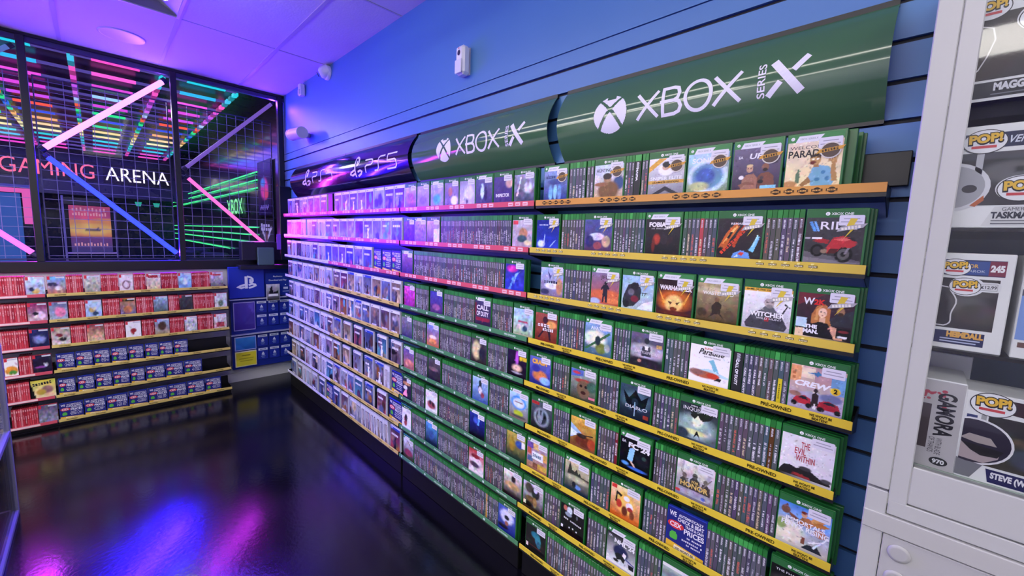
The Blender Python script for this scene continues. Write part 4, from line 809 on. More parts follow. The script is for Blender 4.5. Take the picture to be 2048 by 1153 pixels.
  ('o','','three knights','green case with three knights on pale grey, sixth shelf','g 8a8894 dcd8d8;p b8b4bc .1 .6 .14 1 .2 1 .18 .6;p b8b4bc .8 .6 .84 1 .9 1 .88 .6;p 44403e .36 .2 .37 .5 .44 .58 .56 .58 .63 .5 .64 .2;e .5 .64 .07 .085 6c6664 .14;r 2c2a2a .46 .63 .54 .65;p 504a48 .08 .2 .1 .44 .18 .52 .3 .5 .36 .2;e .22 .57 .06 .075 787270 .14;p 504a48 .64 .2 .7 .5 .82 .52 .9 .44 .92 .2;e .78 .57 .06 .075 787270 .14;p 8a8078 .3 .4 .1 .7 .12 .72 .33 .44;p 8a8078 .7 .4 .92 .72 .94 .7 .72 .38;e .5 .08 .5 .12 a8a4b8 .6;r d84848 0 .02 .12 .1;e .75 .07 .06 .05 5868c8 .4;n .35 10',[T('FOR',.42,.42,.07,'e4c878',bold=.03),T('HONOR',.12,.26,.14,'e0c070',bold=.03,width=.09)]),
  ('o','','orange hero','green case with an orange hero on bright blue, last on the sixth shelf','g c8c4b4 4a88d8;e .75 .75 .4 .2 7ab0ec .7;e .2 .3 .34 .28 dcd8c4 .5;e .08 .42 .1 .14 98b068 .5;p e0a060 .58 .68 .72 .9 .96 .98 .9 .82 .76 .66;p c88040 .6 .66 .8 .78 .98 .74 .8 .62;p b87848 .38 .56 .46 .74 .6 .78 .7 .64 .62 .54;e .5 .82 .055 .065 d8a078 .15;e .5 .875 .065 .035 8a3820 .2;p 8a5040 .3 .6 .2 .74 .23 .76 .42 .68;e .14 .8 .09 .1 7a5848 .3;p 6a4838 .1 .9 .16 .96 .2 .9;e .82 .5 .12 .1 c08060 .5;p 2c3440 .5 0 .6 .12 .8 .16 .9 0;p 8a5040 .48 .1 .5 .26 .56 .26 .56 .1;p d8e8f8 .7 .1 .98 .5 .98 .46 .74 .08;p e8f0fa .62 .2 .9 .34 .9 .32 .64 .17;n .22 12',[T('IMMORTALS',.16,.56,.10,'fafafc',bold=.03,width=.09),T('FENYX RISING',.08,.43,.11,'fafafc',bold=.03,width=.11)])],
 [('s','','city collage','green case with a bright comic collage around a white title, seventh shelf','g b8886c a898b8;r 7a5ab0 .02 .75 .3 .98;r e0b080 .3 .75 .6 .98;r c86850 .02 .5 .22 .75;r d8a858 .7 .4 .98 .7;r 58749c .02 .2 .3 .42;r d0a848 .55 .0 .98 .22;r 8a5a48 .3 .0 .55 .2;r e4e8ee .24 .34 .8 .66;n .35 11',[T('~5',.3,.44,.13,'6a88a0',bold=.02,width=.05)]),
  ('s','','castle valley','green case with a castle above a misty valley, seventh shelf','g 283a4c d0c8a0;p 3c4038 .2 1 .3 .72 .4 .66 .5 .8 .56 .62 .62 .7 .68 .58 1 .56 1 .4 .1 .5;e .5 .42 .5 .12 b8b898 .7;e .55 .14 .14 .08 6898d8 .6;e .4 .18 .08 .12 1c2430 .5;n .3 10',[]),
  ('o','','orange heroes','green case with toy heroes on blazing orange, seventh shelf','g d86a24 f0d0a0;r d83c34 .02 .86 .2 .99;e .5 .5 .34 .36 f4c060 .6;p 34262a .2 .8 .4 .72 .36 .64 .24 .7 .22 .4 .16 .42;e .3 .4 .1 .14 c83c30 .5;e .66 .44 .12 .12 e8e0e0 .5;e .68 .34 .1 .08 b83838 .5;e .5 .22 .1 .16 7a3828 .5;e .75 .18 .08 .14 8a4830 .5;e .55 .66 .1 .08 f0f0f0 .5;n .3 10',[]),
  ('o','','black fronted','black fronted green case with small white lettering, last on the seventh shelf','g 101012 16141a;e .4 .6 .4 .2 3a383c .7;e .5 .5 .3 .2 1c1a20 .6;e .3 .4 .2 .2 58484a .7;n .2 9',[T('THE PHANTOM PAIN',.1,.87,.055,'dcdcdc',bold=.01,width=.11)])],
 [('o','','masked fighters','green case with black and white masked fighters, eighth shelf','g 30281c d0d0d8;e .3 .78 .2 .2 5a544c .5;e .62 .66 .2 .24 2c2a2c .5;e .62 .78 .1 .1 d8d8e0 .5;e .4 .32 .3 .14 7a6038 .5;e .6 .28 .1 .2 a88850 .5;e .2 .1 .3 .12 14120e .5;r e8d8b0 .02 .05 .16 .2;n .5 10',[]),
  ('o','','white astronaut','black green case with a pale space figure and dotted stars, eighth shelf','g 0c0c10 14141a;e .38 .82 .12 .14 c8d0e0 .5;e .2 .86 .08 .1 d07868 .5;e .34 .66 .14 .08 98a4b8 .5;e .7 .7 .04 .08 606870 .5;r e8e8ee .04 .06 .12 .16;e .4 .18 .03 .03 d0d0d8 .4;e .55 .2 .03 .03 d0d0d8 .4;e .7 .16 .03 .03 d0d0d8 .4;n .2 9',[T('~12',.08,.46,.06,'f0f0f4',rot=-.08,width=.10)]),
  ('s','','ice hockey','green case with an ice hockey player, eighth shelf from the top','g d4d6dc 10101c;e .5 .45 .26 .22 28305c .4;e .48 .66 .08 .08 3c4470 .4;p 20242c .3 .3 .4 .4 .7 .4 .62 .12 .5 .2 .38 .14;p 4a5a98 .6 .36 .98 .24 .98 .2 .6 .3;p e8e8f0 .6 .5 .7 .45 .66 .3 .56 .36;r 1c2030 .78 .05 .96 .2;e .35 .1 .1 .05 22242c .4;n .2 10',[T('NHL 24',.26,.72,.13,'f4f4f8',bold=.05,rot=-.05,width=.085),T('EA',.07,.84,.07,'d8d8e4',bold=.03)]),
  ('w','','misty forest','green case with a white band over misty woodland, eighth shelf','g 4a4434 a8b8bc;e .3 .6 .4 .2 8a9aa0 .7;e .6 .4 .3 .2 605440 .6;n .4 10',[])],
 [('o','','teal creature','black green case with a teal creature, lowest shelf beside the white cabinet','g 18181e 14181c;e .5 .66 .22 .14 2c8098 .5;e .62 .5 .14 .2 3c98ac .5;e .66 .34 .1 .14 2a6c80 .5;r e8d0d0 .04 .04 .14 .2;r 8a2c38 .1 .16 .8 .18;n .3 9',[]),
  ('o','','black wolf','dark green case nearly cut by the frame, lowest shelf beside the white cabinet','g 1c2028 303c44;e .5 .5 .3 .3 485864 .6;n .3 9',[])],
]
def place(o, org, rz): o.location = org; o.rotation_euler = (0, 0, rz)
FY = -.137
def spine_green(mb, x0, t, y, z0, h, r, col=None, words=None, bright=False):
    """printed spine: green head, maker mark and a title of small letters reading downwards"""
    x1 = x0+t; g = 'a8a8b4'
    zt = z0+h-.002; zg = z0+h*.865
    top = '46a850' if bright else ('2c8038','2a7434','348c40')[r.randrange(3)]
    body = lin(col) if col else tuple(c*(.75+.6*r.random()) for c in lin('54525e'))
    q = lambda a, b, c, d, cc, dy=0: mb.face([(a,y-dy,c),(b,y-dy,c),(b,y-dy,d),(a,y-dy,d)], cc)
    q(x0, x1, zg, zt, top); q(x0, x1, z0+.002, zg, body)
    w = t*.36; cx = (x0+x1)/2
    z = zg-.004
    lc = ('c8c8d2','b4b4c0','dcdce4')[r.randrange(3)]; z -= .002*r.random()
    for k in range(7): q(cx-w*.55, cx+w*(.55 if k % 2 else .4), z-.0022, z, lc if k else 'f0f0f4', .0002); z -= .0036
    tc = ('e8e8ee','d8d8e0','dcdce4','c0c0ca','e0e0e8','b8b8c4','d8c8a8','d06858','e8e8ee','cfcfd8')[r.randrange(10)]
    if words: return cx, w
    n = r.randrange(9, 23); z = z-.008-.03*r.random(); ww = w*(.5+.5*r.random())
    for k in range(n):
        if z < z0+.012: break
        if r.random() > .14: q(cx-ww*(.7+.3*r.random()), cx+ww*(.3+.7*r.random()), z-.0016-.0018*r.random(), z, tc, .0002)
        z -= .0040
    if r.random() < .3: q(x0+t*.2, x1-t*.2, z0+.006, z0+.006+.012*r.random(), ('e8e8f0','d8b040','c04040')[r.randrange(3)], .0002)

def fit_c(items, it, w):
    j = items.index(it); c = (it[1]+it[2])/2
    if j+1 < len(items): c = min(c, items[j+1][1]-.001-w/2 if items[j+1][0] != 'c' else 9)
    if j: c = max(c, items[j-1][2]+.001+w/2 if items[j-1][0] != 'c' else -9)
    return c
WORDS = {(3,4): ['CALL OF DUTY','','CALL OF DUTY','COLD WAR','','','','','']}
def top_lab(i): return f'{ORD[i]} shelf beside the white cabinet'
def spine_obj(kind, x, i, t, mb, mat, label, group, depth=.130, org_z=0, rz=0, fy=FY, h=H_G, zrow=None):
    o = linked(kind, shell(kind+'_spine_out', t, depth, h, mat), label=label, cat='game case', group=group)
    return o
GK = 'green_game_case'
def trim_label(s):
    w = s.split(); return ' '.join(w[:16])
for i, items in enumerate(R_):
    ci = 0; si = 0; last = None; nextshort = None
    arts = RA[i]; zbase = zl(i)-.0296
    for it in items:
        k, xa, xb = it[:3]
        if k == 'c':
            st, pr, short, lab, spec, tt = arts[ci]; ci += 1; last = short
            w = .1295; cx = fit_c(items, it, w)
            o = linked(GK, shell(GK, w, T_G, H_G, M_GREEN), label=trim_label(lab), cat='game case', group='green cases facing out'); place(o, (cx-w/2, FY, zbase), 0)
            mb = MB(); green_front(mb, w, H_G, st, spec, tt, i*20+ci); mb.build('cover_insert', M_PRINT, o)
            if not (i == 6 and ci == 4): price_label(o, w, H_G)
            if pr: promo(o, w, H_G, pr)
            if it is items[-1]:
                for q in range(0 if i > 6 else 3 if i == 0 else 2):
                    o2 = linked(GK, shell(GK, w, T_G, H_G, M_GREEN), label=f'green case stacked directly behind the {short} cover, {top_lab(i)}', cat='game case', group=f'cases hidden behind the last cover, shelf {i+1}')
                    place(o2, (cx-w/2+.006*(q+1)+(.012 if i == 0 else 0), FY+(T_G+.004)*(q+1)+(.03 if i == 0 and q else 0), zbase), 0)
        elif k == 'k':
            w = .131; cx = (xa+xb)/2; last = 'blue promise card'
            price_card((cx-w/2, FY, zbase), 0, w, .166, 'blue price promise card among the green cases, seventh shelf beside the white cabinet', big=True)
        else:
            n = it[3]; p = (xb-xa)/n; t = min(p-.0006, .0285 if k == 'w' else .0148)
            si += 1
            lab = f'green case spine-out just after the {last} cover, {top_lab(i)}'
            grp = f'green spines after the {last} cover'
            for q in range(n):
                r = random.Random(i*1000+si*50+q); mb = MB()
                special = None; words = None; col = None
                if k == 'w': words = {0: 'MAFIA', 3: 'CALL OF DUTY'}.get(i, ''); col = '2c2c30'; special = 'extra wide dark green-topped case spine, ' + top_lab(i)
                elif (i, ci) == (3, 4): words = WORDS[(3,4)][q]
                if (i, ci, q) == (3, 4, 7): col = 'd8c828'; special = 'green case with yellow lower spine before two red cars, ' + top_lab(i)
                if (i, ci, q) in ((4,4,10),): col = '5a3a20'; special = 'green case with mottled brown spine near red lettering, ' + top_lab(i)
                if (i, ci, q) == (5,2,6): col = '7a2030'; special = 'green case with dark red spine before the footballer, ' + top_lab(i)
                if i == 1 and ci == 3 and q == 4: col = 'b84850'; special = 'green case with pink-red spine before the orange car, ' + top_lab(i)
                o = linked(GK, shell(GK+'_spine', t, .126, H_G, M_GREEN), label=special or lab, cat='game case', group=None if special else grp)
                place(o, (xa+p*q+.0003, FY+.001+.0008*r.random(), zbase), 0)
                if col in ('d8c828',):
                    res = spine_green(mb, .0003, t-.0006, -.0004, .0, H_G, r, None, words='x'); mb.face([(.001,-.0008,.006),(t-.001,-.0008,.006),(t-.001,-.0008,.095),(.001,-.0008,.095)], col)
                    marks(mb, t*.35, .085, .05, .0035, 9, '6a6018', -.001, -PI/2)
                else:
                    res = spine_green(mb, .0003, t-.0006, -.0004, .0, H_G, r, col, words=words, bright=(r.random() < .12 or k == 'w'))
                    if words:
                        hh = t*.46; mb.text(words, t*.28, .105 if k != 'w' else .125, hh*(.75 if k != 'w' else .62), 'f0f0f4', -.0008, rot=-PI/2, bold=.05, width=.08 if len(words) > 8 else .045)
                mb.build('spine_insert', M_PRINT, o)
# ---- middle bay: covers as objects, the packed spines (past three hundred of a kind) as one mass
MA = [
 [('pink abstract','g 8a5a9a c8a8d0;e .5 .4 .3 .3 c070b0 .6;n .5 7',''),('plain mauve','g a088b0 b8a8c0;e .5 .3 .3 .2 9078a8 .6;n .2 6',''),('teal sparkle','g 9a98b8 b0a8d0;e .5 .3 .3 .25 48b0b0 .7;n .4 8',''),('orange haired hero','g 8878a8 9a88b0;e .4 .6 .15 .2 c88070 .5;e .7 .2 .25 .2 e8e0f0 .5;n .35 8',''),('pale tower','g c0b8d8 a8a0c8;e .5 .25 .08 .25 504868 .5;e .6 .5 .3 .3 d8d4e8 .6;n .2 8',''),('dark trio','g 4a4a80 6a6aa0;e .4 .5 .1 .3 c8e8f0 .5;e .6 .4 .1 .3 303058 .5;n .4 9',''),('white lettered violet','g 4a3880 60509a;e .85 .75 .2 .2 d8b0a8 .5;n .3 8','INSPECTOR'),('grey battle','g 58587c 9a9ab4;p e0e0e8 .1 .2 .3 .9 .36 .9 .2 .2;e .7 .5 .2 .2 c8c8d8 .6;n .6 10','')],
 [('violet forest','g 3a2a98 6a58c0;n .6 9',''),('lilac crowd','g 7868b0 a898d0;n .6 10',''),('split portrait','g 5a4a78 c8b098;r d8d4e4 .55 .0 1 .6;n .4 8',''),('toy soldier','g b8a0b8 b8b4c0;r d84848 .02 .82 .3 .98;e .55 .5 .22 .2 c89068 .4;e .5 .3 .25 .14 406870 .4;e .8 .15 .2 .1 e0d0a8 .5;n .35 9','')],
 [('rusty dusk','g 3a2a90 9a6a90;n .4 8',''),('neon dancer','g 2838d0 3a40b0;e .35 .82 .28 .14 d830b0 .5;p 88b8ff .45 .1 .5 .6 .8 .75 .56 .5;p 6098f0 .2 .0 .4 .45 .46 .42 .3 .0;n .4 9','')],
 [('hot magenta','g a028a0 d848c8;n .7 11',''),('purple skyline','g 5a3a80 4848b8;e .5 .25 .3 .15 a060a0 .6;n .4 9',''),('big white lettered','g 38284a 484470;e .5 .3 .5 .1 48406a .6;r a02c48 .05 .12 .95 .26;r 7a2840 .0 .3 .12 .9;n .2 8','CALL|OF DUTY'),('blue sky heroes','g a8b890 a8ccf0;e .3 .3 .1 .1 d8c8b8 .5;e .6 .25 .12 .12 3a5a78 .5;r c85a78 .25 .46 .75 .52;n .5 11','')],
 [('grey violet','g 48407a 8a88a0;n .5 9',''),('fiery warriors','g c06a50 7888d0;e .5 .4 .3 .1 f0d0c0 .6;e .5 .2 .3 .14 e89060 .6;n .4 9',''),('golden smoke','g 3a3030 504858;e .35 .5 .28 .4 d8c89a .6;e .7 .4 .2 .3 302c44 .6;n .4 9',''),('purple lightning','g 181022 301848;e .5 .7 .08 .3 c860d8 .8;e .5 .3 .24 .14 f0c8b0 .9;r e8c830 .62 .66 1 .78;e .5 .1 .3 .03 b8b0c0 .5;n .2 9','')],
 [('pink horde','g b06a70 6a60b0;e .5 .25 .4 .2 e09080 .6;n .5 10',''),('brown desert','g 302838 60586a;e .4 .5 .4 .1 8a6a70 .6;n .4 9',''),('long haired warrior','g 4a6ab0 a8c4e8;p 26243c .35 .3 .42 .85 .6 .85 .62 .3;e .5 .8 .1 .1 1c1a28 .4;e .5 .45 .12 .16 d8d4e0 .5;e .65 .25 .12 .12 a85060 .5;n .3 9',''),('racing circle','g 8a7a70 a8d0f0;e .5 .62 .4 .28 4a98e8 .25;e .5 .6 .3 .2 c8d4dc .3;r 8a3c50 .3 .62 .7 .66;e .5 .18 .26 .12 b8d030 .4;e .5 .05 .4 .06 605858 .5;n .25 10','')],
 [('pink triangle','g 30284a 3a3450;p f090b8 .1 .02 .5 .5 .6 .02;e .5 .75 .4 .1 c8906a .6;e .4 .5 .2 .12 d0d0d8 .5;n .3 9',''),('white squadron','g e0d4dc dcdae4;e .5 .3 .35 .2 a85060 .5;e .4 .4 .1 .12 38303c .5;e .65 .35 .1 .12 4a2c38 .5;n .35 9',''),('blue swordsman','g 101018 2838a8;p 68a8f8 .5 .5 .6 1 .7 1 .62 .5;e .4 .7 .15 .15 4a60d0 .6;n .3 9',''),('green meadow','g 2c4838 c8b458;e .3 .5 .16 .3 a88c30 .5;e .7 .6 .24 .16 3858a8 .5;r f0f0f4 .8 .5 .96 .75;n .4 10','')],
 [('white runner','g e0e0ec e4e2ec;e .45 .3 .16 .3 b04a58 .5;e .5 .5 .12 .2 30303c .5;n .2 9',''),('ice blue figure','g 1c2448 58a0e0;e .5 .4 .2 .24 4060a8 .5;n .4 9',''),('red racers','g d8d4d8 c83038;e .5 .5 .4 .16 e8d8dc .6;e .45 .7 .28 .1 902830 .4;e .4 .3 .3 .12 503c58 .6;n .4 10',''),('sepia swarm','g 302018 e8e0dc;e .55 .7 .12 .14 2a2424 .6;e .5 .4 .4 .16 c8a070 .6;n .5 11','')],
 [('red spear','g 38343c d0d0e0;e .5 .25 .4 .2 a04058 .6;p 28282c .4 .9 .9 .5 .92 .54 .44 .94;n .4 9',''),('moonlit genie','g 2a3a98 4a60c8;e .5 .6 .38 .3 d0d4f0 .6;e .5 .55 .14 .1 1c1c30 .4;e .5 .3 .1 .1 b06a58 .5;e .3 .1 .3 .1 2c2038 .5;n .2 9','')],
]
mass = MB()
for i, items in enumerate(M_):
    ci = 0; zbase = zl(i)-.0296
    for it in items:
        k, xa, xb = it[:3]
        if k == 'c':
            short, spec, ttl = MA[i][ci]; ci += 1
            w = .1295; cx = fit_c(items, it, w)
            desc = f'green case with {"an" if short[0] in "aeiou" else "a"} {short} cover'
            o = linked(GK, shell(GK, w, T_G, H_G, M_GREEN), label=f'{desc}, {ORD[i]} shelf of the middle bay', cat='game case', group='green cases facing out'); place(o, (cx-w/2, FY, zbase), 0)
            tt = []
            for q, s in enumerate(ttl.split('|') if ttl else []): tt.append(T(s, .12, (.62 if '|' in ttl else .22)-.26*q, .12 if '|' not in ttl else .18, 'f0ecf8', bold=.04, width=.09))
            mb = MB(); green_front(mb, w, H_G, 's' if (i+ci) % 3 == 0 else 'o', spec, tt, 400+i*20+ci, 24, 28); mb.build('cover_insert', M_PRINT, o)
            price_label(o, w, H_G)
            if it is items[-1]:
                o2 = linked(GK, shell(GK, w, T_G, H_G, M_GREEN), label=f'green case stacked behind the {short} cover, {ORD[i]} shelf of the middle bay', cat='game case', group='cases behind the middle bay covers')
                place(o2, (cx-w/2+.003, FY+T_G+.004, zbase), 0)
        else:
            n = it[3]; p = (xb-xa)/n
            for q in range(n):
                r = random.Random(9000+i*500+q+int(xa*100))
                x = xa+p*q; t = p-.0005; y = FY+.001+.0008*r.random()
                mass.mesh([(x,y,zbase),(x+t,y,zbase),(x+t,y+.126,zbase),(x,y+.126,zbase),(x,y,zbase+H_G),(x+t,y,zbase+H_G),(x+t,y+.126,zbase+H_G),(x,y+.126,zbase+H_G)],
                          [(0,1,5,4),(1,2,6,5),(3,0,4,7),(4,5,6,7),(2,3,7,6)], '226a2e', 1)
                spine_green(mass, x+.0002, t-.0004, y-.0004, zbase, H_G, r, 'd8a830' if k == 'y' and q == 1 else None)
# shelves below the picture's edge carry on to the right
for i, xa in ((7, 4.57), (8, 4.37)):
    zbase = zl(i)-.0296; n = int((4.86-xa)/.0128)
    for q in range(n):
        r = random.Random(70+i*100+q); x = xa+.0128*q; t = .0122; y = FY+.001
        mass.mesh([(x,y,zbase),(x+t,y,zbase),(x+t,y+.126,zbase),(x,y+.126,zbase),(x,y,zbase+H_G),(x+t,y,zbase+H_G),(x+t,y+.126,zbase+H_G),(x,y+.126,zbase+H_G)],
                  [(0,1,5,4),(1,2,6,5),(3,0,4,7),(4,5,6,7),(2,3,7,6)], '226a2e', 1)
        spine_green(mass, x+.0002, t-.0004, y-.0004, zbase, H_G, r)
mass.build('packed_case_spines', [M_PRINT, M_GREEN], label='green game cases packed spine-out along the middle bay shelves', cat='game cases', kind='stuff')

# ---- pale and blue cases of the two PS5 bays
PALS = [('5a6a98','3a487c','slate blue'),('98746c','5c4664','dusty rose'),('9a9aa8','5c6484','silver'),('38406a','6a78b0','navy'),('b04858','58385a','crimson'),
        ('484050','8a7a88','charcoal'),('c8b090','7a6858','tan'),('58a0b8','385a88','teal'),('a8949c','785c80','dull pink'),('1c1c28','383e58','near black'),('70789c','a0a4b0','icy grey'),('a86838','5a3838','rust')]
PK = 'pale_game_case'
def art_auto(r, a, b):
    s = f'g {a} {b}'
    for q in range(r.randrange(3, 6)):
        c = PALS[r.randrange(12)][r.randrange(2)]
        s += f';e {r.uniform(.15,.85):.2f} {r.uniform(.1,.8):.2f} {r.uniform(.06,.3):.2f} {r.uniform(.06,.3):.2f} {c} .5'
    if r.random() < .6: s += f';p {("20202c","e8e4f0","3a2c3c")[r.randrange(3)]} .38 .0 .44 .5 .40 .62 .6 .62 .58 .5 .66 .0'
    return s + f';n .4 {r.randrange(6,11)};d 30 .07'
def pale_front(mb, w, h, r, a, b, blue):
    x0, x1, zb, zt = .004, w-.006, .005, h-.004; y = -.0004; zs_ = h-.020
    put_raster(mb, raster(art_auto(r, a, b), 18, 22, r.randrange(9999)), x0, x1, zb, zs_, y)
    mb.face([(x0,y,zs_),(x1,y,zs_),(x1,y,zt),(x0,y,zt)], '2c48b8' if blue else 'e4e4f0')
    marks(mb, x0+.008, zs_+.005, .022, .007, 3, 'f0f0fa' if blue else '50505c', y-.0003)
    zz = zb+(zs_-zb)*(.1 if r.random() < .5 else .72); ww = r.uniform(.4,.75)*w
    n = r.randrange(4,8)
    for q in range(n): mb.box(w*.14+ww*q/n, w*.14+ww*(q+.75)/n, y-.0006, y, zz, zz+.014, 'eeeaf6')
    if r.random() < .6: mb.disc(w*.82, y-.0006, h*.78, .009, .009, '5a4038', 12)
def pale_spine(mb, t, h, r):
    c = PALS[r.randrange(12)][r.randrange(2)]; y = -.0004
    if r.random() < .35: c = 'dcdcea'
    mb.face([(.0006,y,.003),(t-.0006,y,.003),(t-.0006,y,h*.84),(.0006,y,h*.84)], c)
    mb.face([(.0006,y,h*.84),(t-.0006,y,h*.84),(t-.0006,y,h-.003),(.0006,y,h-.003)], 'e4e4f0')
    z = h*.78
    for q in range(r.randrange(5,13)):
        mb.face([(t*.3,y-.0002,z-.006),(t*.7,y-.0002,z-.006),(t*.7,y-.0002,z),(t*.3,y-.0002,z)], 'f0f0f8' if c != 'dcdcea' else '505068'); z -= .0085
def bay(x): return ('corner bay', 0) if x < 1.5 else ('yellow-strip bay', 1)
for i, items in enumerate(L_):
    cnt = [0, 0]; run = [0, 0]; kc = [0, 0]; zbase = zl(i)-.0296
    lastcol = 'bay edge'
    for j, it in enumerate(items):
        k, xa, xb = it[:3]; bn, bi = bay((xa+xb)/2)
        if k == 'c' and xb-xa > .185: pieces = [('c', xa, xa+.134), ('s', xa+.136, xb)]
        elif k == 'c': pieces = [('c', (xa+xb)/2-min(.133, xb-xa)/2, (xa+xb)/2+min(.133, xb-xa)/2)]
        else: pieces = [it[:3]]
        for k, xa, xb in pieces:
            r = random.Random(5000+i*100+j); w = xb-xa
            if k == 'c':
                a, b, cn = PALS[r.randrange(12)]; cnt[bi] += 1
                blue = bi == 1 and i >= 3 and r.random() < .25
                o = linked(PK, shell(PK, w, T_G, .170, M_PALE), label=f'pale case with {cn} cover, {ORD[cnt[bi]-1]} facing out, {ORD[i]} shelf, {bn}'.replace('under the ', 'by '), cat='game case', group='pale cases facing out'); place(o, (xa, FY, zbase), 0)
                mb = MB(); pale_front(mb, w, .170, r, a, b, blue); mb.build('cover_insert', M_PRINT, o)
            elif k == 'k':
                kc[bi] += 1
                nth = ORD[kc[bi]-1]+' of the ' if sum(1 for q in items if q[0] == 'k') > 1 else ''
                price_card((xa, FY, zbase), 0, w, .160, f'{nth}blue price promise card on the {ORD[i]} shelf among pale cases')
            else:
                n = max(1, round(w/.0152)); p = w/n; run[bi] += 1; lean = i == 8
                for q in range(n):
                    mb = MB(); t = (.0118 if lean else p-.0008)
                    o = linked(PK, shell(PK+'_spine', t, .12, .170, M_PALE), label=f'pale case spine-out, {"leaning, " if lean and bi else ""}{ORD[run[bi]-1]} spine run on the {ORD[i]} shelf, {bn}'.replace('under the ', 'by '), cat='game case', group=f'pale spines, shelf {i+1}, run {run[bi]}, bay {bi+1}'); place(o, (xa+p*q, FY+.002, zbase), 0)
                    pale_spine(mb, t, .170, r); mb.build('spine_insert', M_PRINT, o)
                    if lean and bi: o.rotation_euler.y = -.10; o.location.z += .0015
# one dark sided case turned edge-on on the top shelf
o = linked('black_game_case', shell('black_game_case', .085, .014, .17, M_BLACKC), label='black case among pale cases on the top shelf of the corner bay', cat='game case'); place(o, (1.49, FY+.004, zl(0)-.0296), 0)

# ---- red cases and cards of the rack under the window
RK = 'red_game_case'
EA = [
 [('sky blue cartoon','g a8a8c8 c0d0ec;e .5 .3 .2 .12 d8a860 .5;e .3 .4 .15 .1 38406a .5;n .5 9'),('rainbow kart','g d87848 60b0e0;e .3 .6 .3 .1 3a3a58 .5;e .6 .4 .2 .1 e8e0e0 .5;n .5 9'),('beige crowd','g a8a090 c8c8c4;n .5 10'),('white ring','g d4c8d0 dcd4dc;e .5 .45 .3 .24 9a6a80 .3;e .5 .45 .2 .16 d8ccd4 .3;n .2 8'),('SUPER lettered','g c8b080 d8d0d8;r a03848 .15 .8 .8 .9;n .5 9'),('blue ice','g 6a98d8 a8c8f0;e .5 .5 .2 .2 d0e0f4 .5;n .4 8'),('grey red topped','g 605868 d0ccd8;r c84858 .2 .8 .8 .92;n .6 10')],
 [('magenta manga','g c8b0c0 98286a;e .6 .4 .3 .2 e0c8d8 .5;e .4 .5 .15 .08 20202c .5;n .5 10'),('pink ball','g a8b8d0 7078a8;e .6 .5 .3 .26 e880b0 .4;n .3 8'),('blue toys','g 90a8d8 b0c8e8;e .4 .5 .2 .14 c8a868 .5;e .6 .3 .2 .1 30406a .5;n .4 9'),('orange dragon','g 5868b0 c89048;r 302820 .1 .82 .9 .94;e .5 .4 .3 .2 d88858 .6;n .5 9'),('green island','g 404838 a8c0e0;n .5 9'),('black moth','g 343038 5a5660;n .6 10'),('white bird','g c8ccc8 d0d8d8;e .5 .4 .2 .2 708a78 .5;n .4 9')],
 [('night constellation','g 20244c 2c3470;e .5 .5 .3 .2 8a98d8 .8;n .5 10'),('red ninja','g d0c8c8 b0a090;e .4 .6 .2 .1 8a2838 .5;e .6 .4 .2 .1 302838 .5;n .6 10'),('party game','g e0c8a8 a84858;n .6 11'),('white splash','g e8e4e8 eceaee;e .5 .5 .2 .12 b03038 .4;e .45 .35 .1 .1 b03038 .4;n .1 8'),('desert rock','g b89858 98b8e0;e .5 .6 .3 .25 5a4438 .5;n .4 9'),('comic panels','g b0b0b8 d8d8dc;n .6 11'),('red white grid','g c8a8b0 e0d8e0;r b84858 .2 .2 .8 .5;n .6 10')],
 [('orange green workbook','g e8e8e8 f0f0f0;e .5 .4 .5 .22 e89838 .4;e .6 .3 .3 .1 58a848 .5;n .1 8'),('dark purple ship','g 241c38 302848;e .4 .4 .3 .05 a050a8 .6;e .7 .5 .1 .1 c8c8e0 .5;n .4 9')],
 [],
 [('busy grey cartoon','g 9a9ab8 70688a;n .7 11')],
]
